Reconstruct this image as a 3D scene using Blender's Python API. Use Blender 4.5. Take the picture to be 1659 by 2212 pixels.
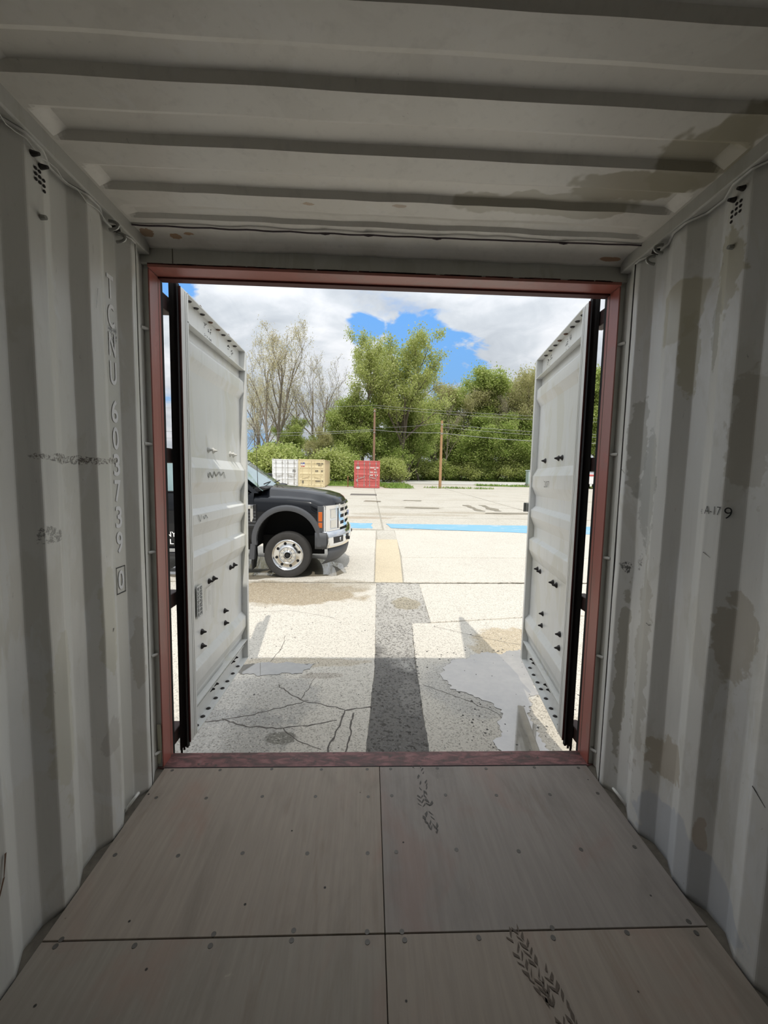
import bpy, bmesh, math, random
import numpy as np
from mathutils import Vector, Matrix, noise as mnoise

for o in list(bpy.data.objects):
    bpy.data.objects.remove(o)
scene = bpy.context.scene
COL = scene.collection

# ------------------------------------------------------------------ camera
FPX, W, H = 850.0, 1659, 2212
cd = bpy.data.cameras.new('camera')
cd.sensor_fit = 'HORIZONTAL'
cd.sensor_width = 36.0
cd.lens = FPX / W * 36.0
cd.clip_start = 0.02
cd.clip_end = 1000
cam = bpy.data.objects.new('camera', cd)
COL.objects.link(cam)
CAMP = Vector((-0.081, -2.124, 1.580))
YAW, PITCH, ROLL = -0.0373, -0.0860, -0.0200
RM = Matrix.Rotation(YAW, 3, 'Z') @ Matrix.Rotation(PITCH, 3, 'X') @ Matrix.Rotation(ROLL, 3, 'Y')
right, fwd, up = RM.col[0], RM.col[1], RM.col[2]
m4 = Matrix((( right[0], up[0], -fwd[0], CAMP[0]), (right[1], up[1], -fwd[1], CAMP[1]),
             (right[2], up[2], -fwd[2], CAMP[2]), (0, 0, 0, 1)))
cam.matrix_world = m4
scene.camera = cam


def ray(u, v):
    return RM @ Vector(((u - 829.5) / FPX, 1.0, -(v - 1106.0) / FPX))


# ------------------------------------------------------------------ exposure
scene.view_settings.view_transform = 'Standard'
scene.view_settings.look = 'None'
scene.view_settings.gamma = 1.0
scene.view_settings.exposure = 0.12
scene.view_settings.use_curve_mapping = False
scene.cycles.max_bounces = 7
scene.cycles.glossy_bounces = 3
scene.cycles.transmission_bounces = 3
scene.cycles.caustics_reflective = False
scene.cycles.caustics_refractive = False
scene.cycles.use_adaptive_sampling = True
scene.cycles.adaptive_threshold = 0.05
scene.cycles.diffuse_bounces = 2
scene.cycles.sample_clamp_indirect = 8.0

# ------------------------------------------------------------------ sun
SUN_DIR = Vector((-0.20, 1.54, -2.75)).normalized()
sd = bpy.data.lights.new('sun', 'SUN')
sd.energy = 2.4
sd.angle = math.radians(0.6)
sd.color = (1.0, 0.955, 0.87)
sun = bpy.data.objects.new('sun', sd)
COL.objects.link(sun)
sun.rotation_euler = SUN_DIR.to_track_quat('-Z', 'Y').to_euler()
sun.location = (2, -6, 12)


# ------------------------------------------------------------------ node helpers
class NT:
    def __init__(s, tree):
        s.t = tree
        s.n = tree.nodes
        s.l = tree.links

    def node(s, typ, **kw):
        nd = s.n.new(typ)
        for k, v in kw.items():
            setattr(nd, k, v)
        return nd

    def link(s, a, b):
        s.l.new(a, b)

    def _set(s, sock, val):
        if hasattr(val, 'is_output'):
            s.l.new(val, sock)
        elif val is not None:
            try:
                sock.default_value = val
            except Exception:
                sock.default_value = (val[0], val[1], val[2], 1.0)

    def math(s, op, a, b=None, c=None, clamp=False):
        nd = s.node('ShaderNodeMath', operation=op, use_clamp=clamp)
        s._set(nd.inputs[0], a)
        if b is not None:
            s._set(nd.inputs[1], b)
        if c is not None:
            s._set(nd.inputs[2], c)
        return nd.outputs[0]

    def vmath(s, op, a, b=None, out=0):
        nd = s.node('ShaderNodeVectorMath', operation=op)
        s._set(nd.inputs[0], a)
        if b is not None:
            s._set(nd.inputs[1], b)
        return nd.outputs[out]

    def noise(s, vec, scale, detail=4, rough=0.55, dist=0.0, col=False):
        nd = s.node('ShaderNodeTexNoise')
        s._set(nd.inputs['Vector'], vec)
        nd.inputs['Scale'].default_value = scale
        nd.inputs['Detail'].default_value = detail
        nd.inputs['Roughness'].default_value = rough
        nd.inputs['Distortion'].default_value = dist
        return nd.outputs['Color' if col else 'Fac']

    def voronoi(s, vec, scale, feature='F1', out='Distance', rand=1.0):
        nd = s.node('ShaderNodeTexVoronoi', feature=feature)
        s._set(nd.inputs['Vector'], vec)
        nd.inputs['Scale'].default_value = scale
        nd.inputs['Randomness'].default_value = rand
        return nd.outputs[out]

    def ramp(s, fac, stops, interp='LINEAR'):
        nd = s.node('ShaderNodeValToRGB')
        nd.color_ramp.interpolation = interp
        el = nd.color_ramp.elements
        while len(el) < len(stops):
            el.new(0.5)
        for e, (p, c) in zip(el, stops):
            e.position = p
            e.color = (c, c, c, 1) if not hasattr(c, '__len__') else (c[0], c[1], c[2], 1)
        s._set(nd.inputs[0], fac)
        return nd.outputs[0]

    def step(s, fac, lo, hi):
        nd = s.node('ShaderNodeMapRange', interpolation_type='SMOOTHSTEP')
        s._set(nd.inputs[0], fac)
        nd.inputs[1].default_value = lo
        nd.inputs[2].default_value = hi
        return nd.outputs[0]

    def mix(s, fac, a, b, blend='MIX'):
        nd = s.node('ShaderNodeMix', data_type='RGBA', blend_type=blend)
        s._set(nd.inputs[0], fac)
        s._set(nd.inputs[6], a if hasattr(a, 'is_output') else (a[0], a[1], a[2], 1))
        s._set(nd.inputs[7], b if hasattr(b, 'is_output') else (b[0], b[1], b[2], 1))
        return nd.outputs[2]

    def mapping(s, vec, scale=(1, 1, 1), loc=(0, 0, 0)):
        nd = s.node('ShaderNodeMapping')
        s._set(nd.inputs[0], vec)
        nd.inputs['Location'].default_value = loc
        nd.inputs['Scale'].default_value = scale
        return nd.outputs[0]

    def blob(s, vec, c, r, n=0.7, nscale=9.0, soft=0.08, seed=0.0):
        """1 inside a ragged ellipsoid around c with radii r"""
        d = s.vmath('SUBTRACT', vec, c)
        d = s.vmath('DIVIDE', d, r)
        ln = s.vmath('LENGTH', d, out=1)
        q = min((2.5, 6.0, 15.0, 36.0), key=lambda k: abs(math.log(k / nscale)))
        cache = s.__dict__.setdefault('shared_noise', {})
        if q not in cache:
            cache[q] = s.noise(vec, q, 3, .6)
        nz = cache[q]
        q = s.math('ADD', ln, s.math('MULTIPLY', s.math('SUBTRACT', nz, .5), n * 2))
        return s.math('SUBTRACT', 1.0, s.step(q, 1 - soft, 1 + soft))


MATS = {}


def new_mat(name, base=(.5, .5, .5), rough=.5, metal=0.0, spec=.5, coat=0.0):
    m = bpy.data.materials.new(name)
    m.use_nodes = True
    nt = NT(m.node_tree)
    b = m.node_tree.nodes['Principled BSDF']
    b.inputs['Base Color'].default_value = (*base, 1)
    b.inputs['Roughness'].default_value = rough
    b.inputs['Metallic'].default_value = metal
    b.inputs['Specular IOR Level'].default_value = spec
    b.inputs['Coat Weight'].default_value = coat
    MATS[name] = m
    return m, nt, b


def bump(nt, b, h, strength=.2, dist=.01):
    nd = nt.node('ShaderNodeBump')
    nd.inputs['Strength'].default_value = strength
    nd.inputs['Distance'].default_value = dist
    nt._set(nd.inputs['Height'], h)
    nt.link(nd.outputs[0], b.inputs['Normal'])


def objco(nt):
    return nt.node('ShaderNodeTexCoord').outputs['Object']


def simple(name, base, rough=.5, metal=0.0, spec=.5, coat=0.0, var=0.0, vscale=6.0):
    m, nt, b = new_mat(name, base, rough, metal, spec, coat)
    co = objco(nt)
    nz = nt.noise(co, vscale, 4)
    v = max(var, .04)
    c = nt.mix(nz, tuple(x * (1 - v) for x in base), tuple(min(1, x * (1 + v)) for x in base))
    nt.link(c, b.inputs['Base Color'])
    return m


# ------------------------------------------------------------------ world: part cloudy sky
def build_world():
    w = bpy.data.worlds.new('sky')
    scene.world = w
    w.use_nodes = True
    nt = NT(w.node_tree)
    nt.n.clear()
    out = nt.node('ShaderNodeOutputWorld')
    bg = nt.node('ShaderNodeBackground')
    nt.link(bg.outputs[0], out.inputs[0])
    d = nt.node('ShaderNodeTexCoord').outputs['Generated']
    sep = nt.node('ShaderNodeSeparateXYZ')
    nt.link(d, sep.inputs[0])
    z = sep.outputs[2]
    zc = nt.math('MAXIMUM', z, 0.0)
    den = nt.math('ADD', zc, .28)
    comb = nt.node('ShaderNodeCombineXYZ')
    nt.link(nt.math('DIVIDE', sep.outputs[0], den), comb.inputs[0])
    nt.link(nt.math('DIVIDE', sep.outputs[1], den), comb.inputs[1])
    p = comb.outputs[0]
    big = nt.noise(nt.mapping(p, loc=(3.1, 1.7, 0)), 1.5, 6, .58, .25)
    cover = nt.step(big, .28, .40)
    # a few openings of blue, also in view
    wob = nt.noise(nt.mapping(p, loc=(7.3, 2.2, 0)), 5.5, 5, .62, .4)
    holes = None
    for (u, v, r) in ((900, 750, .085), (965, 800, .075), (880, 700, .035), (795, 712, .04), (366, 616, .05),
                      (1020, 818, .045), (545, 965, .06)):
        hd = ray(u, v).normalized()
        dist = nt.vmath('DISTANCE', d, tuple(hd), out=1)
        q = nt.math('ADD', nt.math('DIVIDE', dist, r), nt.math('MULTIPLY', nt.math('SUBTRACT', wob, .5), 2.6))
        hm = nt.math('SUBTRACT', 1.0, nt.step(q, .72, 1.12))
        holes = hm if holes is None else nt.math('MAXIMUM', holes, hm)
    # cumulus banks (bright) that stay in front of the blue
    cover = nt.math('MULTIPLY', cover, nt.math('SUBTRACT', 1.0, holes))
    shade = nt.noise(nt.mapping(p, loc=(1.2, 5.0, 0)), 2.1, 4, .55, .5)
    fine = nt.noise(nt.mapping(p, loc=(9.2, 3.0, 0)), 7.0, 5, .6, .6)
    shade = nt.math('ADD', nt.math('MULTIPLY', shade, .72), nt.math('MULTIPLY', fine, .28))
    cloud = nt.ramp(shade, [(.36, (.48, .52, .57)), (.46, (.58, .62, .665)), (.53, (.69, .72, .76)), (.62, (.83, .845, .87))])
    blue = nt.ramp(zc, [(0.0, (.52, .70, .90)), (.15, (.24, .49, .84)), (.5, (.10, .30, .72))])
    colr = nt.mix(cover, blue, cloud)
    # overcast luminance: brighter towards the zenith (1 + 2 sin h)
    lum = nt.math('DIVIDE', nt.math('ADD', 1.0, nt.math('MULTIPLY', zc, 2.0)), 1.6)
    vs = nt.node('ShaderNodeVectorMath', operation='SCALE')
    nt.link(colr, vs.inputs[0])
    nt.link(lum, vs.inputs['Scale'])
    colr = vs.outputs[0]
    low = nt.step(z, -.06, .0)
    colr = nt.mix(low, (.20, .20, .17), colr)
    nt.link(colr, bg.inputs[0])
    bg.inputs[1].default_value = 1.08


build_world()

# ------------------------------------------------------------------ mesh helpers
class MB:
    def __init__(s):
        s.v = []
        s.f = []

    def add(s, vs, fs):
        k = len(s.v)
        s.v += [tuple(x) for x in vs]
        s.f += [tuple(i + k for i in f) for f in fs]
        return s

    def box(s, a, b):
        x0, y0, z0 = [min(p, q) for p, q in zip(a, b)]
        x1, y1, z1 = [max(p, q) for p, q in zip(a, b)]
        return s.add([(x0, y0, z0), (x1, y0, z0), (x1, y1, z0), (x0, y1, z0), (x0, y0, z1), (x1, y0, z1), (x1, y1, z1), (x0, y1, z1)],
                     [(3, 2, 1, 0), (4, 5, 6, 7), (0, 1, 5, 4), (1, 2, 6, 5), (2, 3, 7, 6), (3, 0, 4, 7)])

    def prism(s, pts, a0, a1, axis='z'):
        """extrude 2D polygon pts along axis; 2D coords are the two other axes in xyz order"""
        n = len(pts)

        def mk(p, a):
            if axis == 'z':
                return (p[0], p[1], a)
            if axis == 'y':
                return (p[0], a, p[1])
            return (a, p[0], p[1])
        vs = [mk(p, a0) for p in pts] + [mk(p, a1) for p in pts]
        fs = [tuple(range(n))[::-1], tuple(range(n, 2 * n))]
        for i in range(n):
            j = (i + 1) % n
            fs.append((i, j, n + j, n + i))
        return s.add(vs, fs)

    def cyl(s, p0, p1, r0, r1=None, n=12, cap=True):
        r1 = r0 if r1 is None else r1
        p0, p1 = Vector(p0), Vector(p1)
        d = (p1 - p0).normalized()
        a = d.orthogonal().normalized()
        b = d.cross(a)
        vs = []
        for p, r in ((p0, r0), (p1, r1)):
            for i in range(n):
                t = 2 * math.pi * i / n
                vs.append(p + a * (r * math.cos(t)) + b * (r * math.sin(t)))
        fs = [(i, (i + 1) % n, n + (i + 1) % n, n + i) for i in range(n)]
        if cap:
            fs += [tuple(range(n))[::-1], tuple(range(n, 2 * n))]
        return s.add(vs, fs)

    def tube(s, pts, r, n=8, closed=False):
        pts = [Vector(p) for p in pts]
        m = len(pts)
        rs = r if hasattr(r, '__len__') else [r] * m
        vs = []
        ref = None
        for i, p in enumerate(pts):
            if closed:
                d = pts[(i + 1) % m] - pts[i - 1]
            else:
                d = pts[min(i + 1, m - 1)] - pts[max(i - 1, 0)]
            d.normalize()
            if ref is None:
                ref = d.orthogonal().normalized()
            a = (ref - d * ref.dot(d))
            if a.length < 1e-4:
                a = d.orthogonal()
            a.normalize()
            ref = a
            b = d.cross(a)
            for k in range(n):
                t = 2 * math.pi * k / n
                vs.append(p + a * (rs[i] * math.cos(t)) + b * (rs[i] * math.sin(t)))
        fs = []
        for i in range(m if closed else m - 1):
            j = (i + 1) % m
            for k in range(n):
                l = (k + 1) % n
                fs.append((i * n + k, i * n + l, j * n + l, j * n + k))
        if not closed:
            fs += [tuple(range(n))[::-1], tuple(range((m - 1) * n, m * n))]
        return s.add(vs, fs)

    def lathe(s, prof, axis_o, axis='y', n=40, a0=0, a1=2 * math.pi):
        """prof: (r, h) list revolved about axis through axis_o"""
        full = abs(a1 - a0 - 2 * math.pi) < 1e-6
        cnt = n if full else n + 1
        vs = []
        for i in range(cnt):
            t = a0 + (a1 - a0) * i / n
            c, q = math.cos(t), math.sin(t)
            for r, h in prof:
                if axis == 'y':
                    vs.append((axis_o[0] + r * c, axis_o[1] + h, axis_o[2] + r * q))
                elif axis == 'z':
                    vs.append((axis_o[0] + r * c, axis_o[1] + r * q, axis_o[2] + h))
                else:
                    vs.append((axis_o[0] + h, axis_o[1] + r * c, axis_o[2] + r * q))
        m = len(prof)
        fs = []
        for i in range(cnt if full else cnt - 1):
            j = (i + 1) % cnt
            for k in range(m - 1):
                fs.append((i * m + k, i * m + k + 1, j * m + k + 1, j * m + k))
        return s.add(vs, fs)

    def grid(s, rows):
        """rows: list of equally long vertex rows"""
        n = len(rows[0])
        vs = [p for r in rows for p in r]
        fs = []
        for i in range(len(rows) - 1):
            for k in range(n - 1):
                fs.append((i * n + k, i * n + k + 1, (i + 1) * n + k + 1, (i + 1) * n + k))
        return s.add(vs, fs)

    def mesh(s, name):
        me = bpy.data.meshes.new(name)
        me.from_pydata(s.v, [], s.f)
        bm = bmesh.new()
        bm.from_mesh(me)
        bmesh.ops.recalc_face_normals(bm, faces=bm.faces)
        bm.to_mesh(me)
        bm.free()
        return me

    def build(s, name, mat, parent=None, smooth=False, bevel=0.0, solid=0.0, seg=2, sharp=38):
        me = s.mesh(name)
        return link(name, me, mat, parent, smooth, bevel, solid, seg, sharp)


def link(name, me, mat=None, parent=None, smooth=False, bevel=0.0, solid=0.0, seg=2, sharp=38):
    o = bpy.data.objects.new(name, me)
    COL.objects.link(o)
    if mat is not None and not me.materials:
        me.materials.append(MATS[mat] if isinstance(mat, str) else mat)
    if parent is not None:
        o.parent = parent
    if smooth:
        me.polygons.foreach_set('use_smooth', [True] * len(me.polygons))
        try:
            me.set_sharp_from_angle(angle=math.radians(sharp))
        except Exception:
            pass
    if solid:
        md = o.modifiers.new('solid', 'SOLIDIFY')
        md.thickness = solid
        md.offset = 0
    if bevel:
        md = o.modifiers.new('bevel', 'BEVEL')
        md.width = bevel
        md.segments = seg
        md.limit_method = 'ANGLE'
        md.angle_limit = math.radians(35)
    return o


def empty(name, loc=(0, 0, 0), rot=(0, 0, 0)):
    o = bpy.data.objects.new(name, None)
    o.empty_display_size = .2
    COL.objects.link(o)
    o.location = loc
    o.rotation_euler = rot
    return o


def tag(o, label, cat, group=None, kind=None):
    o['label'] = label
    o['category'] = cat
    if group:
        o['group'] = group
    if kind:
        o['kind'] = kind
    return o


def copy_tree(o, parent=None):
    c = o.copy()
    COL.objects.link(c)
    if parent is not None:
        c.parent = parent
    for ch in list(o.children):
        copy_tree(ch, c)
    return c


def text_mesh(body, w, h, bold=0.0, flip=False):
    """flat text fitted to a w x h box centred on the origin (xy plane)"""
    cu = bpy.data.curves.new('lettering', 'FONT')
    cu.body = body
    cu.offset = bold
    cu.resolution_u = 4
    ob = bpy.data.objects.new('lettering', cu)
    COL.objects.link(ob)
    bpy.context.view_layer.update()
    me = bpy.data.meshes.new_from_object(ob.evaluated_get(bpy.context.evaluated_depsgraph_get()))
    bpy.data.objects.remove(ob)
    co = np.empty(len(me.vertices) * 3)
    me.vertices.foreach_get('co', co)
    co = co.reshape(-1, 3)
    lo, hi = co.min(0), co.max(0)
    co[:, 0] = (co[:, 0] - (lo[0] + hi[0]) / 2) / max(hi[0] - lo[0], 1e-6) * w
    co[:, 1] = (co[:, 1] - (lo[1] + hi[1]) / 2) / max(hi[1] - lo[1], 1e-6) * h
    co[:, 2] = 0
    me.vertices.foreach_set('co', co.ravel())
    me.name = 'lettering'
    me.materials.clear()
    return me


def place_text(me, mat, origin, xdir, ydir, parent, name='lettering', off=.0008):
    o = link(name, me, mat, parent)
    x, y = Vector(xdir).normalized(), Vector(ydir).normalized()
    n = x.cross(y)
    p = Vector(origin) + n * off
    o.matrix_local = Matrix(((x[0], y[0], n[0], p[0]), (x[1], y[1], n[1], p[1]), (x[2], y[2], n[2], p[2]), (0, 0, 0, 1)))
    return o


def frange(a, b, n):
    return [a + (b - a) * i / n for i in range(n + 1)]


# ------------------------------------------------------------------ materials
def paint_mat(name, a, bcol, ccol, blobs=(), scuff=.5, rough=.36, spec=.85, seed=0.0):
    m, nt, b = new_mat(name, a, rough, 0, spec)
    co = nt.mapping(objco(nt), loc=(seed, seed, seed))
    raw = objco(nt)
    n1 = nt.noise(nt.mapping(co, (2.2, 2.2, 1.0)), 1.6, 6, .6, .6)
    c = nt.mix(nt.step(n1, .54, .60), a, bcol)
    n2 = nt.noise(nt.mapping(co, (2.5, 2.5, .8), (4, 2, 9)), 1.9, 6, .62, .5)
    c = nt.mix(nt.math('MULTIPLY', nt.step(n2, .57, .62), .75), c, ccol)
    streak = nt.noise(nt.mapping(co, (9, 9, .9), (1, 1, 1)), 3.0, 5, .6)
    c = nt.mix(nt.math('MULTIPLY', nt.step(streak, .5, .8), .35), c, tuple(x * .72 for x in a))
    for k, (cc, rr, colr, st) in enumerate(blobs):
        f = nt.blob(raw, cc, rr, n=.85 if max(rr) < 1 else .1, nscale=min(40, .9 / max(sorted(rr)[1], .012)), seed=k * 3.3 + 1)
        if sum(colr) < .42:
            brk = nt.__dict__.get('brk') or nt.noise(raw, 70, 4, .75)
            nt.brk = brk
            f = nt.math('MULTIPLY', f, nt.step(brk, .44, .56))
        c = nt.mix(nt.math('MULTIPLY', f, st), c, colr)
    sc = nt.noise(nt.mapping(co, (14, 14, 5)), 4.0, 5, .72, 1.2)
    c = nt.mix(nt.math('MULTIPLY', nt.step(sc, .66, .74), scuff), c, (.07, .062, .055))
    sc2 = nt.noise(nt.mapping(co, (30, 30, 4), (3, 7, 2)), 2.0, 4, .7, .3)
    c = nt.mix(nt.math('MULTIPLY', nt.step(sc2, .68, .75), scuff * .7), c, (.10, .09, .08))
    nt.link(c, b.inputs['Base Color'])
    bump(nt, b, nt.noise(co, 7, 4), .08, .02)
    return m


GREY = (.77, .76, .71)
YEL = (.66, .64, .53)
BLU = (.80, .805, .78)
TOUCH = (.50, .47, .35)
paint_mat('wall_paint_left', GREY, (.715, .70, .635), BLU, [
    ((-1.201, -.335, 1.6), (.04, .040, 3.0), (.63, .62, .56), .9),
    ((-1.18, -.62, 1.625), (.06, .18, .018), (.10, .075, .055), .9),
    ((-1.18, -.36, 1.63), (.04, .07, .014), (.11, .08, .06), .8),
    ((-1.18, -.75, 1.36), (.05, .05, .035), (.09, .08, .07), .75),
    ((-1.2, -.33, 2.17), (.02, .03, .05), (.10, .09, .08), .85),
    ((-1.17, -.47, .95), (.05, .05, .25), YEL, .8), ((-1.17, -.74, .7), (.05, .06, .3), YEL, .7),
    ((-1.17, -.26, .72), (.05, .035, .16), (.46, .42, .33), .45), ((-1.18, -.48, .45), (.04, .05, .1), (.42, .39, .34), .4),
], seed=0.0)
paint_mat('wall_paint_right', (.75, .745, .715), (.69, .68, .635), (.79, .795, .79), [
    ((1.18, -.50, 2.28), (.06, .11, .13), TOUCH, .8), ((1.18, -.55, 2.10), (.06, .035, .16), TOUCH, .75),
    ((1.18, -.71, 2.33), (.06, .07, .14), TOUCH, .75), ((1.18, -.66, 2.15), (.05, .03, .15), (.43, .42, .35), .7),
    ((1.2, -.27, 1.75), (.05, .06, .22), (.42, .41, .36), .7), ((1.18, -.37, 1.55), (.06, .08, .25), (.43, .43, .40), .7),
    ((1.18, -.84, 1.75), (.06, .07, .22), (.46, .43, .36), .6), ((1.18, -.85, 1.05), (.06, .07, .17), (.40, .35, .26), .6),
    ((1.18, -.42, .75), (.06, .07, .5), (.50, .48, .42), .7), ((1.18, -.28, .62), (.05, .03, .45), (.37, .35, .28), .7),
    ((1.18, -.60, .42), (.06, .09, .10), (.40, .33, .22), .6), ((1.2, -.25, 1.17), (.03, .03, .03), (.05, .045, .04), .9),
    ((1.18, -.33, 1.20), (.03, .025, .06), (.08, .07, .06), .7), ((1.18, -.72, .10), (.08, .26, .14), (.52, .55, .60), .7),
    ((1.18, -.80, .28), (.05, .02, .07), (.45, .33, .22), .5),
], seed=5.0)
paint_mat('roof_paint', (.85, .815, .74), (.81, .775, .70), (.86, .83, .77), [
    ((1.02, -.74, 2.69), (.14, .17, .1), (.40, .36, .25), .85), ((.86, -.58, 2.69), (.22, .09, .1), (.41, .37, .26), .85),
    ((.62, -.46, 2.69), (.36, .055, .1), (.46, .42, .31), .7), ((1.06, -.85, 2.69), (.10, .08, .1), (.42, .38, .27), .8),
    ((-1.0, -.16, 2.69), (.02, .02, .1), (.42, .20, .05), .8), ((-.93, -.18, 2.69), (.025, .012, .1), (.42, .2, .05), .8),
    ((-1.12, -.18, 2.69), (.03, .03, .1), (.35, .18, .06), .8), ((1.08, -.13, 2.69), (.05, .012, .1), (.40, .17, .05), .8),
    ((-.35, -.42, 2.69), (.03, .01, .1), (.45, .25, .08), .6), ((.02, -.43, 2.69), (.03, .01, .1), (.40, .22, .08), .6),
], scuff=.30, seed=11.0)
paint_mat('frame_paint', (.58, .57, .52), (.53, .52, .46), (.61, .60, .56), scuff=.35, seed=2.0)
paint_mat('strip_paint', (.76, .75, .70), (.68, .67, .61), (.78, .78, .74), scuff=.65, seed=8.0)
paint_mat('door_paint', (.82, .82, .785), (.77, .76, .69), (.84, .845, .83), scuff=.3, seed=3.0)
paint_mat('red_paint', (.42, .125, .095), (.38, .14, .11), (.45, .16, .125), scuff=.55, rough=.38, seed=4.0)
simple('red_edge', (.10, .025, .02), .6, var=.2)


def sill_mat():
    m, nt, b = new_mat('sill_paint', (.25, .1, .09), .6)
    co = objco(nt)
    n = nt.noise(nt.mapping(co, (3, 9, 3)), 3.0, 8, .65, .6)
    c = nt.ramp(n, [(.34, (.09, .065, .055)), (.48, (.17, .085, .08)), (.60, (.30, .135, .13)), (.78, (.33, .22, .20))])
    n2 = nt.noise(co, 24, 6, .7)
    c = nt.mix(nt.step(n2, .55, .68), c, (.09, .07, .06))
    nt.link(c, b.inputs['Base Color'])
    bump(nt, b, n2, .4, .006)


sill_mat()


def ply_mat(name, seed, tint):
    m, nt, b = new_mat(name, tint, .62, 0, .3)
    co = nt.mapping(objco(nt), loc=(seed, seed * 2.1, 0))
    g = nt.noise(nt.mapping(co, (26, 1.6, 1)), 2.0, 6, .6, .4)
    c = nt.mix(nt.step(g, .25, .8), tuple(x * .91 for x in tint), tuple(x * 1.08 for x in tint))
    n = nt.noise(nt.mapping(co, (1.2, .7, 1)), 2.2, 6, .6, .6)
    c = nt.mix(nt.math('MULTIPLY', nt.step(n, .5, .68), .5), c, (tint[0] * 1.02, tint[1] * .78, tint[2] * .74))
    n3 = nt.noise(nt.mapping(co, (2.2, .8, 1), (5, 5, 0)), 1.6, 7, .62, .8)
    c = nt.mix(nt.math('MULTIPLY', nt.step(n3, .5, .75), .55), c, tuple(x * .58 for x in tint))
    n4 = nt.noise(nt.mapping(co, (9, 5, 1), (2, 9, 0)), 3.0, 8, .7, .6)
    c = nt.mix(nt.math('MULTIPLY', nt.step(n4, .66, .74), .5), c, tuple(min(1, x * 1.6) for x in tint))
    n5 = nt.noise(nt.mapping(co, (5, .7, 1), (8, 3, 0)), 1.5, 7, .65, .5)
    c = nt.mix(nt.math('MULTIPLY', nt.step(n5, .55, .75), .5), c, (tint[0] * .62, tint[1] * .52, tint[2] * .45))
    sp = nt.voronoi(nt.mapping(co, (1, 1, 0)), 9.0)
    c = nt.mix(nt.math('SUBTRACT', 1, nt.step(sp, .03, .055)), c, (.04, .035, .03))
    nt.link(c, b.inputs['Base Color'])
    nt.link(nt.ramp(n4, [(.3, .5), (.7, .72)]), b.inputs['Roughness'])
    bump(nt, b, g, .12, .004)


ply_mat('plywood_a', 0.0, (.385, .325, .265))
ply_mat('plywood_b', 7.0, (.345, .305, .270))
ply_mat('plywood_c', 13.0, (.36, .315, .260))
simple('screw', (.13, .12, .105), .55, .3, var=.3, vscale=40)
simple('dirt', (.16, .14, .11), .95, var=.5, vscale=30)
simple('dark_gap', (.025, .02, .02), .9)
simple('sealant', (.10, .075, .085), .7)
simple('rubber', (.012, .011, .011), .55, spec=.35)
simple('hinge_dark', (.045, .018, .015), .6)
simple('bolt_black', (.035, .03, .028), .5, .3)
simple('bolt_rust', (.16, .09, .055), .7, .2, var=.4, vscale=60)
simple('bolt_white', (.62, .61, .56), .5)
simple('galv', (.33, .33, .31), .42, .6, var=.2, vscale=30)
simple('lettering_white', (.97, .97, .96), .5)
simple('lettering_black', (.03, .03, .03), .6)
simple('label_white', (.75, .76, .74), .5)
simple('mud', (.13, .10, .075), .75, var=.35, vscale=50)
simple('mud_dark', (.10, .09, .08), .7, var=.3, vscale=50)


# ================================================================== ROOM: the container we stand in
YB = -11.85
INN, OUT = 1.165, 1.201
PER = .2715


def wall_profile(sgn):
    """list of (depth x, y) going from the door end to the back"""
    pts = [(INN, -.206), (INN, -.236)]
    y = -.293
    k = 0
    while y > YB + .25:
        pts += [(OUT, y), (OUT, y - .076), (INN, y - .148), (INN, y - .2155)]
        y -= PER
    pts += [(OUT, y), (OUT, YB)]
    # tiny fillets at the bends
    res = [pts[0]]
    for i in range(1, len(pts) - 1):
        p, q, r = Vector(pts[i - 1]), Vector(pts[i]), Vector(pts[i + 1])
        a = (p - q)
        c = (r - q)
        e = min(.005, a.length * .3, c.length * .3)
        res += [tuple(q + a.normalized() * e), tuple(q + (a.normalized() + c.normalized()) * e * .22), tuple(q + c.normalized() * e)]
    res.append(pts[-1])
    return res


def build_wall(name, sgn, mat, label):
    pr = wall_profile(sgn)
    zs = frange(-.02, 2.62, 66)
    rows = []
    for z in zs:
        row = []
        for (x, y) in pr:
            d = 0.0
            if y > -2.3:
                d = .006 * (mnoise.noise((sgn * 7 + .3, y * 2.6, z * 1.9)) + .6 * mnoise.noise((sgn * 3, y * 7, z * 5)))
                d += .010 * max(0, mnoise.noise((sgn * 11, y * 5, z * 3.2)) - .25)
            if sgn > 0:   # the dent beside the door end
                d += .022 * math.exp(-((y + .27) / .05) ** 2 - ((z - 1.19) / .10) ** 2)
            if sgn < 0:
                d *= 1 - .92 * math.exp(-((y + .335) / .06) ** 4)
            row.append((sgn * (x + d * .55), y + d * .25, z))
        rows.append(row)
    o = MB().grid(rows).build(name, mat, None, smooth=True, solid=.002, sharp=5)
    tag(o, label, 'wall', kind='structure')
    return o


wall_l = build_wall('wall_left', -1, 'wall_paint_left', 'corrugated grey steel side wall with white stencilled number, on the left')
wall_r = build_wall('wall_right', 1, 'wall_paint_right', 'corrugated grey steel side wall with blotchy touch-up paint, on the right')

# back wall (behind the viewer)
pr = []
x = -1.2
k = 0
while x < 1.2:
    pr += [(x, YB), (x + .08, YB), (x + .12, YB + .04), (x + .20, YB + .04)]
    x += .24
pr.append((1.2, YB))
o = MB().grid([[(a, b, z) for a, b in pr] for z in (-.02, 2.70)]).build('wall_back', 'frame_paint', None, solid=.002)
tag(o, 'corrugated grey steel end wall closing the container', 'wall', kind='structure')

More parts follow.
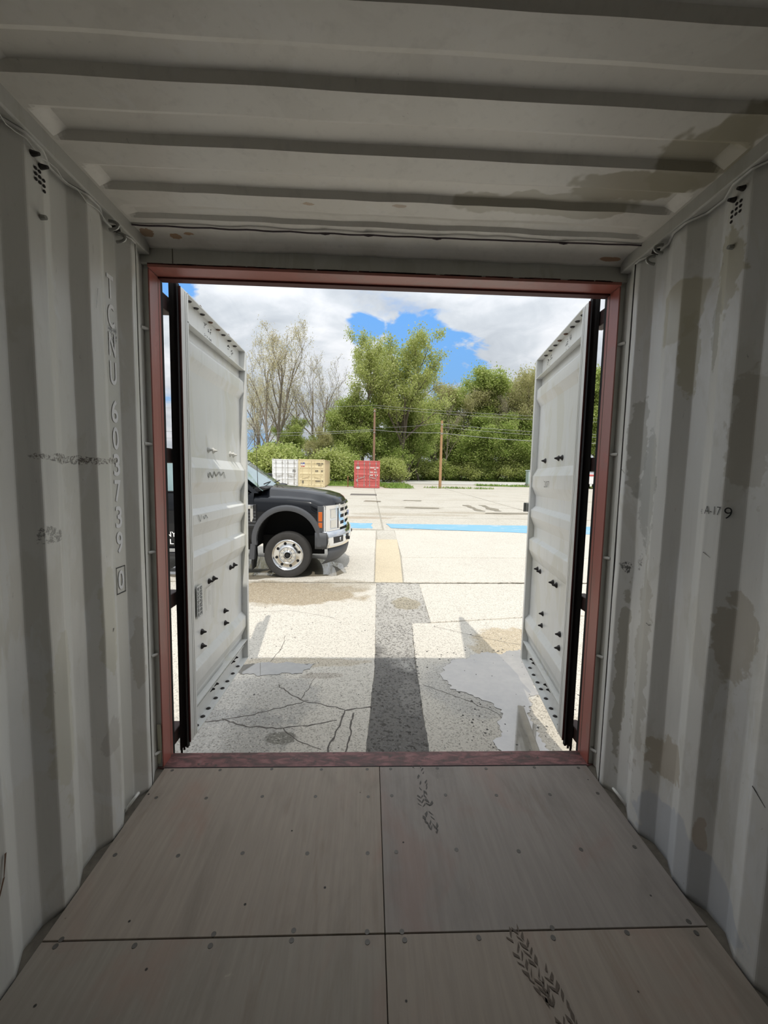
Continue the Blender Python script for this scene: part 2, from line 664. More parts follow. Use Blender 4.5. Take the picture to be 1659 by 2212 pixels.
# ---- roof with pressed ribs
RIBS = [(-.372, -.286, .014), (-.578, -.452, .022), (-.802, -.675, .024), (-1.019, -.896, .024)]
yy = -1.019
while yy > YB + .35:
    yy -= .2165
    RIBS.append((yy, yy + .123, .024))
RUN0, RUN1 = .036, .015
ys = set()
for y0, y1, hh in RIBS:
    near = y0 > -2.3
    for t in (0, .012, .024, RUN0) if near else (0, RUN0):
        ys.add(round(y0 + t, 5))
    for t in (0, .007, RUN1, .03) if near else (0, RUN1):
        ys.add(round(y1 - t, 5))
ys |= {-.25, -.21, -.17, -.14, -.12, -.105, -.095, YB}
ys = sorted(ys)
xs = sorted(set([round(s * v, 4) for s in (-1, 1) for v in frange(.98, 1.165, 15)] + [round(v, 4) for v in frange(-.98, .98, 28)]))
ZR = 2.68


def roof_z(x, y):
    z = ZR
    for y0, y1, hh in RIBS:
        if y0 - .01 <= y <= y1 + .01:
            e0 = max(0, 1 - (y - y0) / RUN0)
            e1 = max(0, 1 - (y1 - y) / RUN1)
            e2 = max(0, 1 - (1.140 - abs(x)) / .045)
            t = max(0, 1 - math.sqrt(e0 * e0 + e1 * e1 + e2 * e2))
            z += hh * t
    if y > -.16:
        t = min((y + .16) / .065, 1)
        z -= .022 * t * t
    if y > -1.2:
        z += .004 * mnoise.noise((x * 3, y * 6, 1)) * min(1, (1.16 - abs(x)) * 8)
        if y > -.5:
            z += .005 * mnoise.noise((x * 6, y * 9, 4)) * min(1, (1.16 - abs(x)) * 8)
    return z


rows = [[(x, y, roof_z(x, y)) for x in xs] for y in ys]
ceil = MB().grid(rows).build('ceiling', 'roof_paint', None, smooth=True, solid=.002, sharp=9)
tag(ceil, 'grey steel roof panel with pressed cross ribs and tan stains', 'ceiling', kind='structure')
mb = MB()
pts = []
for i in range(61):
    x = -1.155 + i * (2.33 / 60)
    pts.append((x, -.243 - .010 * i / 60 + .0015 * math.sin(i * 1.3), ZR - .006 - .002 * abs(math.sin(i * .7)) - .004 * math.sin(math.pi * i / 60)))
mb.tube(pts, .0035, 6)
for i in (22, 27, 35, 50):
    p = pts[i]
    mb.tube([(p[0] - .02, p[1], p[2] - .002), (p[0], p[1] - .004, p[2] - .008), (p[0] + .02, p[1], p[2] - .002)], .003, 6)
wire = mb.build('wire', 'sealant', ceil)
wire['label'] = 'thin dark wire strung across the roof near the door'

# ---- top side rails
for n, sgn in ((1, -1), (2, 1)):
    mb = MB().box((sgn * 1.152, -.10, 2.622), (sgn * 1.225, YB, 2.70))
    t = mb.build('trim_%d' % n, 'frame_paint', None, bevel=.006)
    tag(t, 'grey steel roof rail along the top of the %s wall' % ('left' if sgn < 0 else 'right'), 'rail', kind='structure')
    pr = wall_profile(sgn)
    MB().tube([(sgn * (x - .004), y, 2.618) for x, y in pr[:70]], .005, 5).build('weld_bead', 'strip_paint', t, smooth=True)
    MB().tube([(sgn * 1.158, y, ZR - .001) for y in frange(-.24, -3, 8)], .0035, 5).build('seam_sealant', 'dirt', t)

# ---- header above the opening
hd = MB().box((-1.30, -.095, 2.585), (1.30, .04, 2.74)).build('trim_3', 'frame_paint', None, bevel=.006)
tag(hd, 'grey header beam above the container doorway', 'beam', kind='structure')
MB().box((-1.17, -.096, 2.571), (1.17, .0, 2.5855)).build('red_lip', 'red_paint', hd, bevel=.002)
MB().box((-1.17, .0, 2.563), (1.17, .045, 2.5855)).build('front_lip', 'red_edge', hd, bevel=.002)
mb = MB()
for i in range(90):
    x = -1.16 + 2.32 * random.Random(i).random()
    w = .01 + .03 * random.Random(i + 500).random()
    mb.box((x - w, -.0975, 2.5835), (x + w, -.0945, 2.5862 + .003 * random.Random(i + 900).random()))
mb.build('primer_overspray', 'red_edge', hd)
MB().box((-1.05, -.0975, 2.59), (-1.047, -.094, 2.675)).build('weld_seam', 'dirt', hd)

# ---- sill
sl = MB().box((-1.30, -.089, -.10), (1.30, .03, -.001)).build('trim_4', 'sill_paint', None, bevel=.004)
tag(sl, 'worn red steel door sill across the container floor', 'sill', kind='structure')
MB().box((-1.17, .028, -.165), (1.17, .05, -.03)).build('front_plate', 'red_edge', sl)
MB().box((-1.16, -.092, -.004), (1.16, -.086, .0006)).build('sill_seam', 'dark_gap', sl)

# ---- corner posts
for n, sgn in ((5, -1), (6, 1)):
    post = MB().box((sgn * 1.172, -.078, -.16), (sgn * 1.31, -.001, 2.74)).build('trim_%d' % n, 'frame_paint', None, bevel=.004)
    side = 'left' if sgn < 0 else 'right'
    tag(post, '%s door post with red jamb and grey channel' % side, 'post', kind='structure')
    MB().box((sgn * 1.169, -.082, -.001), (sgn * 1.176, -.0, 2.571)).build('red_jamb', 'red_paint', post, bevel=.002)
    MB().box((sgn * 1.1725, -.001, -.02), (sgn * 1.30, .030, 2.571)).build('front_jamb', 'red_paint', post, bevel=.003)
    MB().box((sgn * 1.1690, -.0035, .0), (sgn * 1.173, .0015, 2.571)).build('jamb_weld', 'dirt', post)
    MB().box((sgn * 1.1745, .030, -.02), (sgn * 1.20, .052, 2.585)).build('seal_strip', 'rubber', post)
    MB().box((sgn * 1.20, .030, -.16), (sgn * 1.31, .06, 2.74)).build('outer_post', 'red_edge', post)
    # light flange strip at the end of the wall panel
    st = MB().prism([(sgn * 1.166, -.193), (sgn * 1.170, -.193), (sgn * 1.212, -.10), (sgn * 1.206, -.098)], -.01, 2.625).build('wall_flange', 'strip_paint', post)
    MB().box((sgn * 1.168, -.206, -.01), (sgn * 1.190, -.193, 2.62)).build('slit', 'dark_gap', post)
    MB().box((sgn * 1.20, -.2, -.02), (sgn * 1.225, -.05, 2.70)).build('channel_back', 'frame_paint', post)
    # lashing rods across the channel
    zz = (2.287, 1.727, 1.178, .632, .088)
    base = MB().cyl((sgn * 1.203, -.108, 0), (sgn * 1.176, -.062, 0), .0085, n=10).mesh('lashing_rod')
    for z in zz:
        r = link('lashing_rod', base, 'strip_paint', post, smooth=True)
        r.location = (0, 0, z)
    if sgn < 0:   # a loose ribbon of torn seal hanging in the channel
        rb = MB().grid([[(-1.196 + .012 * math.sin(z * 9) + d, -.085 + .004 * math.sin(z * 23), z) for d in (-.010, .010)] for z in frange(.02, .245, 12)])
        o = rb.build('torn_ribbon', simple('ribbon_cream', (.55, .53, .40), .6), post, solid=.001)
        o['label'] = 'torn cream ribbon hanging from a rod'

# ---- exterior skin of the container (outside faces, closes it off)
mb = MB().box((-1.19, YB - .06, -.16), (1.19, -.05, -.105))
o = mb.build('trim_7', 'red_edge', None)
tag(o, 'steel underframe below the plywood floor', 'frame', kind='structure')

# ---- floor: plywood panels
floor = MB().box((-1.215, YB, -.09), (1.215, -.089, -.030)).build('floor', 'dirt', None)
tag(floor, 'grey-brown plywood floor of the container', 'floor', kind='structure')
for sgn in (-1, 1):
    mb = MB()
    rows = []
    for y in frange(-.09, YB, 180):
        e = .004 * mnoise.noise((sgn * 4, y * 8, 0))
        rows.append([(sgn * (1.163 + e), y, -.010 + .003 * mnoise.noise((y * 20, 1, 1))), (sgn * 1.185, y, -.005 + .008 * mnoise.noise((y * 14, 2, sgn))), (sgn * 1.214, y, .002 + .012 * mnoise.noise((y * 11, 3, sgn)))])
    mb.grid(rows).build('edge_dirt', 'dirt', floor)
SCR_X = (-1.105, -.852, -.590, -.318, -.063)
SCR_X2 = (.062, .318, .590, .852, 1.105)
screw_me = MB().cyl((0, 0, -.004), (0, 0, -.0003), .0085, n=12).mesh('screw')
screw_me2 = MB().lathe([(.0085, .0002), (.0115, .0006), (.0135, .0002)], (0, 0, 0), 'z', 14).mesh('screw_rim')
SEAMY = (-.0895, -.8865, -2.10, -4.54, -7.0, YB)
rnd = random.Random(4)
for i in range(5):
    y1, y0 = SEAMY[i], SEAMY[i + 1]
    for k, (x0, x1) in enumerate(((-1.161, -.0035), (-.0005, 1.158))):
        p = MB().box((x0, y0 + .0018, -.028), (x1, y1 - .0018, -.0005 * (k + i % 2))).build('plywood_panel', ('plywood_a', 'plywood_b', 'plywood_c', 'plywood_a')[(i * 2 + k) % 4], floor, bevel=.0015, seg=1)
        if i > 1:
            continue
        rows = (-.107, -.292, -.587, -.877) if i == 0 else (-.905, -1.19, -1.49, -1.79, -2.08)
        for y in rows:
            for x in (SCR_X if k == 0 else SCR_X2):
                if rnd.random() < .06:
                    continue
                s = link('screw', screw_me, 'screw', p)
                s.location = (x + rnd.uniform(-.008, .008), y + rnd.uniform(-.006, .006), .0008)

# boot prints on the floor
def boot_print(cx, cy, ang, length, mat, parent, seed, keep=.8):
    r = random.Random(seed)
    mb = MB()
    ca, sa = math.cos(ang), math.sin(ang)
    n = 9
    for i in range(n):
        t = i / (n - 1)
        w = length * .19 * (1 - .5 * (t - .62) ** 2 * 3)
        for s in (-1, 1):
            for q in (0, 1):
                if r.random() > keep:
                    continue
                a = (s * w * (.08 + .5 * q), (t - .5) * length + (.0 if q else .012))
                b = (s * w * (.5 + .48 * q), (t - .5) * length + (.016 if q else -.006))
                th = length * .032 * (.5 + 1.0 * r.random())
                vs = []
                for (px, py) in ((a[0], a[1] - th), (b[0], b[1] - th), (b[0], b[1] + th), (a[0], a[1] + th)):
                    px += r.uniform(-.003, .003)
                    py += r.uniform(-.003, .003)
                    vs.append((cx + px * ca - py * sa, cy + px * sa + py * ca, .0009))
                mb.add(vs, [(0, 1, 2, 3)])
    o = mb.build('boot_print', mat, parent)
    return o


boot_print(.215, -.19, .10, .17, 'mud_dark', floor, 1, .45)
boot_print(.225, -.40, .12, .20, 'mud_dark', floor, 2, .6)
boot_print(.470, -.985, .22, .19, 'mud', floor, 3, .85)
boot_print(.520, -1.100, .22, .19, 'mud', floor, 5, .85)

# ---- stencilled number on the left wall
LET = [('T', 2.366), ('C', 2.247), ('N', 2.128), ('U', 2.008), ('6', 1.846), ('0', 1.730), ('3', 1.614), ('7', 1.499), ('3', 1.383), ('9', 1.269), ('0', 1.098)]
for ch, z in LET:
    me = text_mesh(ch, .043 if ch not in '0' else .040, .098 if ch != '0' or z > 1.2 else .088, bold=.018)
    place_text(me, 'lettering_white', (-OUT - .001, -.3345, z), (0, 1, 0), (0, 0, 1), wall_l, 'stencil_letter', off=.004)
mb = MB()
for (y0, y1, z0, z1) in ((-.366, -.303, 1.155, 1.159), (-.366, -.303, 1.036, 1.040), (-.366, -.3635, 1.036, 1.159), (-.3055, -.303, 1.036, 1.159)):
    mb.box((-OUT + .0025, y0, z0), (-OUT + .0032, y1, z1))
mb.build('check_digit_frame', 'lettering_black', wall_l)
# hand-written mark on the right wall
place_text(text_mesh('A-17', .066, .030, -.012), 'lettering_black', (INN, -.745, 1.487), (0, -1, 0), (0, 0, 1), wall_r, 'hand_lettering', off=.004)
sl_dir = Vector((OUT - INN, -.0565, 0)).normalized()
place_text(text_mesh('9', .022, .040, -.01), 'lettering_black', (INN + .010, -.7965, 1.482), sl_dir, (0, 0, 1), wall_r, 'hand_lettering', off=.006)
sl_dir2 = Vector((INN - OUT, -.072, 0)).normalized()
place_text(text_mesh('42', .016, .018, -.012), 'lettering_black', (INN + .006, -.698, 1.480), sl_dir2, (0, 0, 1), wall_r, 'hand_lettering', off=.006)

# ---- vents, lashing rings, bolts on the walls
hole_me = MB().cyl((0, 0, -.001), (0, 0, .001), .0052, n=12).mesh('vent_hole')
for sgn, wl in ((-1, wall_l), (1, wall_r)):
    grid = [(0, 0), (1, 0), (0, 1), (1, 1), (2, 1), (0, 2), (1, 2), (2, 2), (2, 3)] if sgn < 0 else [(1, 0), (2, 0), (0, 1), (1, 1), (2, 1), (0, 2), (1, 2), (2, 2), (0, 3)]
    for a, b in grid:
        h = link('vent_hole', hole_me, 'dark_gap', wl)
        yy = -.742 + a * .0155 if sgn < 0 else -.717 - a * .0155
        if sgn > 0:
            yy = -.715 - a * .0155
        h.location = (sgn * (INN - .0035), yy, 2.542 - b * .0165)
        h.rotation_euler = (0, math.pi / 2, 0)
    # mounting bolts by the vent
    for (yy, zz) in ((-.752, 2.578), (-.720, 2.562)):
        MB().cyl((sgn * INN, yy, zz), (sgn * (INN - .028), yy - .004, zz - .004), .010, .005, n=8).build('bolt', 'bolt_black', wl)
    MB().cyl((sgn * INN, -.728, 2.402), (sgn * (INN - .018), -.728, 2.402), .009, .007, n=8).build('bolt', 'galv', wl)
    # lashing eye near the door, under the roof rail
    for q, dy in enumerate((0, .04)):
        mb = MB()
        pts = []
        for i in range(9):
            t = math.pi * i / 8
            pts.append((sgn * (INN + .004 - .036 * math.sin(t)), -.372 + dy + .006 * q, 2.592 - .022 * q + .017 * math.cos(t)))
        mb.tube(pts, .0065, 8)
        mb.build('lashing_eye', 'galv', wl, smooth=True)
    mb = MB().cyl((sgn * (INN + .002), -.352, 2.592), (sgn * (INN - .022), -.345, 2.596), .013, .010, n=10)
    mb.build('bolt', 'bolt_black', wl, smooth=True)
    # cable clipped below the rail
    pts = [(sgn * (1.160 + .004 * math.sin(i * 1.7)), -.36 - i * .03, 2.600 - .010 * math.sin(i * .9) ** 2) for i in range(22)]
    if sgn < 0:
        MB().tube(pts, .0016, 5).build('thin_cable', 'strip_paint', wl)
    # lashing ring folded down at the floor
    mb = MB()
    pts = []
    for i in range(11):
        t = math.pi * i / 10
        pts.append((sgn * (1.196 - .030 * math.sin(t)), -.335 + .042 * math.cos(t), .010 + .040 * math.sin(t)))
    mb.tube(pts, .007, 8)
    mb.build('lashing_ring', 'strip_paint', wl, smooth=True)
# scratches: black marks on the walls
def scratch(parent, sgn, pts, wdt, mat='lettering_black'):
    mb = MB()
    for (y0, z0), (y1, z1) in zip(pts[:-1], pts[1:]):
        d = Vector((0, y1 - y0, z1 - z0)).normalized()
        n = Vector((0, -d.z, d.y)) * wdt
        xx = sgn * (OUT if False else INN) - sgn * .004
        mb.add([(xx, y0 - n.y, z0 - n.z), (xx, y1 - n.y * .4, z1 - n.z * .4), (xx, y1 + n.y * .4, z1 + n.z * .4), (xx, y0 + n.y, z0 + n.z)], [(0, 1, 2, 3)])
    mb.build('scratch', mat, parent)


scratch(wall_r, 1, [(-.209, 1.648), (-.238, 1.625)], .0012)
scratch(wall_r, 1, [(-.46, .96), (-.475, .955), (-.49, .962)], .0015)
scratch(wall_r, 1, [(-.722, 1.33), (-.755, 1.315)], .0012)
scratch(wall_r, 1, [(-.985, .62), (-1.03, .585)], .002)
scratch(wall_l, -1, [(-.455, .92), (-.46, .905)], .002)
scratch(wall_l, -1, [(-.99, .43), (-1.0, .36), (-1.035, .27)], .0035, 'bolt_rust')
scratch(wall_l, -1, [(-.47, 2.30), (-.478, 2.25), (-.482, 2.22)], .0008)

# ================================================================== DOORS
DH = 2.585
DL = 1.13
RIBZ = [2.43, 2.370, 2.334, 2.258, 2.195, 1.683, 1.619, 1.530, 1.455, 1.369, 1.335, 1.278, 1.195, 1.105, 1.082, .994, .914, .419, .376, .291, .209, .17]
RIBT = [.046, .046, .012, .012, .046, .046, .012, .012, .046, .046, .012, .012, .046, .046, .012, .012, .046, .046, .012, .012, .046, .046]


def build_door(name, loc, rotz, sg, label):
    e = empty(name, loc, (0, 0, rotz))
    tag(e, label, 'door', kind='structure')
    T = lambda t: sg * t

    def bx(s0, s1, t0, t1, z0, z1):
        return MB().box((s0, T(t0), z0), (s1, T(t1), z1))
    # corrugated panel
    prof = []
    for i in range(len(RIBZ)):
        prof.append((RIBZ[i], RIBT[i]))
    fil = [prof[0]]
    for i in range(1, len(prof) - 1):
        p, q, r = Vector(prof[i - 1]), Vector(prof[i]), Vector(prof[i + 1])
        a, c = (p - q), (r - q)
        ee = min(.004, a.length * .3, c.length * .3)
        fil += [tuple(q + a.normalized() * ee), tuple(q + (a.normalized() + c.normalized()) * ee * .22), tuple(q + c.normalized() * ee)]
    fil.append(prof[-1])
    ss = frange(.07, DL - .035, 20)
    rows = []
    for z, t in fil:
        row = []
        for s in ss:
            d = .003 * mnoise.noise((s * 4, z * 4, sg * 5)) + .002 * mnoise.noise((s * 10, z * 9, sg * 2))
            row.append((s, T(t + d), z))
        rows.append(row)
    MB().grid(rows).build('panel', 'door_paint', e, smooth=True, solid=.002, sharp=8)
    # stiles
    MB().prism([(0, T(.004)), (.03, T(0)), (.085, T(0)), (.085, T(.055)), (0, T(.055))], 0, DH, 'z').build('hinge_stile', 'door_paint', e, bevel=.003)
    bx(.040, .0425, -.0008, .002, .01, DH - .01).build('stile_seam', 'dirt', e)
    bx(.060, .0615, -.0008, .002, .01, DH - .01).build('stile_seam', 'dirt', e)
    bx(DL - .045, DL, 0, .055, 0, DH).build('lock_stile', 'door_paint', e, bevel=.003)
    bx(DL, DL + .022, .012, .040, .01, DH - .01).build('lock_gasket', 'door_paint', e, bevel=.003)
    # top rail
    bx(.07, DL - .04, .046, .052, 2.425, DH).build('top_rail_web', 'door_paint', e)
    bx(.07, DL - .04, .0, .050, DH - .006, DH).build('top_flange', 'door_paint', e)
    bx(.07, DL - .04, .0, .050, 2.425, 2.431).build('top_rail_flange', 'door_paint', e)
    # bottom rail
    bx(.07, DL - .04, .046, .052, .0, .185).build('bottom_rail_web', 'door_paint', e)
    bx(.07, DL - .04, .0, .050, .0, .006).build('bottom_flange', 'door_paint', e)
    bx(.07, DL - .04, .004, .050, .166, .172).build('bottom_rail_flange', 'door_paint', e)
    bx(.07, DL - .04, .030, .050, .110, .120).build('bottom_step', 'door_paint', e)
    # hinge-side seal
    bx(-.006, .0, .002, .02, .0, DH).build('red_edge_strip', 'red_edge', e)
    mb = MB()
    rows = []
    for i, z in enumerate(frange(-.025, DH + .012, 60)):
        w = .0015 * math.sin(z * 3.1)
        rag = 0.0
        rows.append([(-.004, T(.010 + w), z), (-.022 + w, T(.014), z), (-.012, T(.030 + w), z), (-.020, T(.040), z), (-.028 + w, T(.054), z - .012 * (i == 0)), (.0, T(.056), z), (.0, T(.010), z)])
    mb.grid(rows)
    mb.build('hinge_gasket', 'rubber', e)
    mb = MB()
    for (t0, dz) in ((.010, -.015), (.028, -.03), (.043, -.055)):
        mb.prism([(-.020, T(t0)), (-.018, T(t0)), (-.018, T(t0 + .012)), (-.020, T(t0 + .012))], dz - .01, -.01, 'z')
    mb.build('gasket_tatters', 'rubber', e)
    # outer skin hardware: lock rods with cams
    for s in (.36, .86):
        MB().cyl((s, T(.085), -.02), (s, T(.085), DH + .02), .017, n=12).build('lock_rod', 'galv', e, smooth=True)
        MB().prism([(s - .03, DH + .00), (s + .025, DH + .0), (s + .028, DH + .03), (s + .05, DH + .055), (s + .02, DH + .062), (s - .005, DH + .045)], T(.055), T(.085), 'y').build('rod_cam', 'bolt_rust', e, bevel=.003)
    return e


d1 = build_door('door_1', (-1.113, .125, 0), math.pi / 2, 1, 'open left container door, its upper ribs catching sunlight')
RA = math.atan2(.17, 1.08)
d2 = build_door('door_2', (1.122, .125, 0), math.pi / 2 - RA, -1, 'open right container door, all of its inner face shaded')

spike = MB().lathe([(0, .034), (.005, .031), (.010, .015), (.019, .006), (.021, 0)], (0, 0, 0), 'z', 8).mesh('bolt')
disc = MB().lathe([(0, .007), (.010, .006), (.016, 0)], (0, 0, 0), 'z', 10).mesh('rivet')


def panel_t(z):
    for i in range(len(RIBZ) - 1):
        if RIBZ[i + 1] <= z <= RIBZ[i]:
            f = (RIBZ[i] - z) / (RIBZ[i] - RIBZ[i + 1])
            return RIBT[i] + f * (RIBT[i + 1] - RIBT[i])
    return .046


def door_bolt(e, sg, s, z, mat, me=spike, t=None):
    o = link('bolt' if me is spike else 'rivet', me, None, e, smooth=False)
    if not me.materials:
        me.materials.append(MATS[mat])
    o.material_slots[0].link = 'OBJECT'
    o.material_slots[0].material = MATS[mat]
    tt = panel_t(z) if t is None else t
    o.location = (s, sg * tt, z)
    o.rotation_euler = (math.pi / 2 * sg, 0, 0)
    return o


for e, sg in ((d1, 1), (d2, -1)):
    for s, z in ((.43, 1.743), (.51, 1.743), (.84, 1.74), (.91, 1.737)):
        if sg < 0 and s > .9:
            continue
        door_bolt(e, sg, s, z, 'bolt_white' if sg > 0 else 'bolt_black')
    for s, z in ((.40, .862), (.48, .860), (.81, .862), (.89, .864), (.275, .56), (.275, .465), (.68, .561), (.685, .465)):
        door_bolt(e, sg, s, z, 'bolt_black')
    for s in (.395, .465, .805, .875):
        door_bolt(e, sg, s, .104, 'bolt_black', t=.046)
    for s in (.14, .235, .325, .45, .58, .68, .80, .92):
        o = door_bolt(e, sg, s, .006, 'bolt_black', disc, t=.032)
        o.rotation_euler = (0, 0, 0)
        o = door_bolt(e, sg, s + .03, DH - .006, 'bolt_rust' if int(s * 100) % 3 == 0 else 'bolt_black', disc, t=.034)
        o.rotation_euler = (math.pi, 0, 0)
    # torn stickers' dark residue inside the top rail
    r = random.Random(int(10 + sg))
    for (s0, z0) in ((.42, 2.535), (.49, 2.525), (.43, 2.465), (.50, 2.46), (.84, 2.535), (.92, 2.52), (.86, 2.46)):
        mb = MB()
        for i in range(9):
            a, b = s0 + r.uniform(-.022, .022), z0 + r.uniform(-.018, .018)
            w, h = r.uniform(.003, .008), r.uniform(.002, .007)
            mb.add([(a - w, sg * .0455, b - h), (a + w, sg * .0455, b - h * .5), (a + w * .6, sg * .0455, b + h), (a - w * .7, sg * .0455, b + h * .6)], [(0, 1, 2, 3)])
        mb.build('sticker_residue', 'bolt_black', e)

# hinges between the posts and the leaves
for e, sg, post in ((d1, -1, None), (d2, 1, None)):
    for z in (.065, .87, 1.68, 2.485):
        mb = MB()
        mb.box((sg * 1.176, .035, z - .040), (sg * 1.235, .165, z + .040))
        h = mb.build('hinge', 'hinge_dark', None, bevel=.006)
        h.parent = e
        h.matrix_parent_inverse = (Matrix.Translation(e.location) @ e.rotation_euler.to_matrix().to_4x4()).inverted()

# white maker's label and pencil marks on the left leaf
lab = MB().box((.190, .0325, .675), (.268, .0355, .882)).build('paper_label', 'label_white', d1)
r = random.Random(3)
for i, s in enumerate(frange(.196, .260, 9)):
    mb = MB()
    z = .872
    while z > .70:
        L = r.uniform(.008, .03)
        mb.box((s - .0014, .0318, z - L), (s + .0014, .0324, z))
        z -= L + r.uniform(.003, .008)
    if i in (4,):
        continue
    mb.build('print_line', 'lettering_black', lab)
def door_mark(e, sg, segs, t, mat='bolt_black', w=.002):
    mb = MB()
    for pts in segs:
        for (a, b), (c, d) in zip(pts[:-1], pts[1:]):
            dx, dz = c - a, d - b
            l = math.hypot(dx, dz) or 1
            nx, nz = -dz / l * w, dx / l * w
            mb.add([(a - nx, sg * t, b - nz), (c - nx, sg * t, d - nz), (c + nx, sg * t, d + nz), (a + nx, sg * t, b + nz)], [(0, 1, 2, 3)])
    return mb.build('pencil_mark', mat, e)


door_mark(d1, 1, [[(.33, 1.59), (.34, 1.56), (.36, 1.595), (.40, 1.56), (.43, 1.60), (.46, 1.57), (.52, 1.60), (.55, 1.575), (.60, 1.60), (.63, 1.555)]], .006, 'galv', .004)
door_mark(d1, 1, [[(.17, 1.335), (.20, 1.29), (.215, 1.33)], [(.24, 1.32), (.26, 1.30), (.28, 1.325), (.31, 1.30)]], .006)
door_mark(d1, 1, [[(.33, .83), (.40, .835), (.47, .845)], [(.33, .83), (.34, .68)], [(.47, .84), (.455, .59)], [(.40, .80), (.40, .70)]], .037, 'galv')
place_text(text_mesh('207', .12, .045, -.02), 'bolt_black', (.645, -.010, 1.558), (-1, 0, 0), (0, 0, 1), d2, 'pencil_number', off=.004)
# handle catch on the right leaf's free edge
mb = MB().box((DL - .01, -.005, 1.315), (DL + .045, .012, 1.385))
mb.box((DL + .035, -.02, 1.31), (DL + .045, .03, 1.39))
mb.build('catch_plate', 'galv', d2, bevel=.003)

# ================================================================== OUTSIDE: the yard
GS, GZ0 = .0245, -.265


def gz(y):
    return GZ0 + GS * y


TILT = math.atan(GS)


def ground_mat(name, base, dark, speck, blobs=(), lines=False, rough=.85, agg=90.0, wet=()):
    m, nt, b = new_mat(name, base, rough, 0, .3)
    co = objco(nt)
    flat = nt.mapping(co, (1, 1, 0))
    big = nt.noise(flat, .55, 4, .62, .5)
    c = nt.mix(nt.math('MULTIPLY', nt.step(big, .42, .72), .55), base, dark)
    mid = nt.noise(flat, 2.6, 5, .65, .4)
    c = nt.mix(nt.math('MULTIPLY', nt.step(mid, .55, .75), .35), c, tuple(x * .70 for x in base))
    for k, (cc, rr, colr, st) in enumerate(blobs):
        f = nt.blob(flat, cc, rr, n=.45, nscale=1.8 / max(min(rr[0], rr[1]), .2), soft=.12, seed=k * 2.7)
        c = nt.mix(nt.math('MULTIPLY', f, st), c, colr)
    ag = nt.voronoi(flat, agg, out='Color')
    sepn = nt.node('ShaderNodeSeparateColor')
    nt.link(ag, sepn.inputs[0])
    c = nt.mix(nt.math('MULTIPLY', nt.step(sepn.outputs[0], .62, .95), speck), c, (.38, .37, .35), 'MULTIPLY')
    c = nt.mix(nt.math('MULTIPLY', nt.step(sepn.outputs[1], .75, 1.0), speck * .6), c, tuple(min(.9, x * 1.3) for x in base))
    pit = nt.noise(flat, 38, 3, .7)
    c = nt.mix(nt.math('MULTIPLY', nt.step(pit, .60, .72), speck * 1.1), c, (.45, .44, .42), 'MULTIPLY')
    nt.link(c, b.inputs['Base Color'])
    bump(nt, b, nt.math('ADD', pit, nt.math('MULTIPLY', sepn.outputs[2], .5)), .35, .006)
    return m


CONC = (.63, .585, .505)
TANC = (.52, .45, .33)
BR = (.30, .225, .125)
near_blobs = [
    ((-1.5, 3.75, 0), (1.35, .55, 1), BR, .75), ((-.55, 4.15, 0), (.55, .35, 1), (.36, .31, .23), .6),
    ((-.95, 1.0, 0), (.5, .35, 1), (.36, .35, .33), .5), ((-1.1, .55, 0), (.5, .3, 1), (.33, .32, .30), .55),
    ((-.68, .52, 0), (.11, .07, 1), (.16, .15, .12), .75), ((-.75, 1.6, 0), (.7, .09, 1), (.48, .40, .28), .6),
    ((-.5, 1.35, 0), (.2, .05, 1), (.36, .31, .25), .6),
    ((1.6, 2.0, 0), (.55, .45, 1), (.45, .36, .23), .75), ((.9, 1.2, 0), (.5, .5, 1), (.40, .39, .37), .5),
    ((1.3, .5, 0), (.3, .5, 1), (.38, .33, .25), .5),
]
ground_mat('concrete_near', CONC, (.56, .52, .45), .62, near_blobs, agg=105)
ground_mat('concrete_far', (.53, .495, .425), (.44, .395, .32), .35, [
    ((1.6, 14.2, 0), (2.5, .5, 1), (.38, .33, .25), .6), ((5.5, 15.2, 0), (3.0, .5, 1), (.36, .31, .23), .6),
    ((2.0, 17.1, 0), (1.6, .8, 1), (.36, .32, .25), .5), ((-.5, 12.9, 0), (1.3, .35, 1), (.34, .26, .18), .6),
], agg=30)
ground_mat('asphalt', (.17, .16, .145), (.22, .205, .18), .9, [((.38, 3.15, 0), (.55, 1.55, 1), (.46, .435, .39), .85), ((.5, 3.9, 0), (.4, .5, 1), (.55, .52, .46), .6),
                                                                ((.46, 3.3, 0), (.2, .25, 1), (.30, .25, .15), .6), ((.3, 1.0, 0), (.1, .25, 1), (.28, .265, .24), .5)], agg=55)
ground_mat('tan_concrete', (.62, .53, .38), (.56, .47, .33), .4, agg=90)
ground_mat('yard_base', (.40, .37, .31), (.34, .31, .25), .3, agg=20)
ground_mat('road_mat', (.58, .565, .53), (.52, .50, .46), .2, agg=10)
simple('joint_dirt', (.34, .30, .23), .9, var=.4, vscale=12)
simple('crack', (.13, .115, .10), .95, var=.3, vscale=20)


def paint_line_mat():
    m, nt, b = new_mat('blue_line', (.10, .30, .52), .7)
    co = objco(nt)
    n = nt.noise(nt.mapping(co, (.8, 1.6, 1)), 2.6, 9, .7, .4)
    c = nt.mix(nt.step(n, .58, .62), (.20, .42, .60), (.58, .56, .51))
    n2 = nt.noise(co, .8, 3)
    c = nt.mix(nt.math('MULTIPLY', n2, .5), c, (.22, .42, .58))
    nt.link(c, b.inputs['Base Color'])


paint_line_mat()
gnd = MB().add([(x, y, gz(y) - .014) for x, y in ((-160, -30), (160, -30), (160, 190), (-160, 190))], [(0, 1, 2, 3)]).build('ground', 'yard_base')
tag(gnd, 'pale concrete yard outside the container', 'ground', kind='structure')


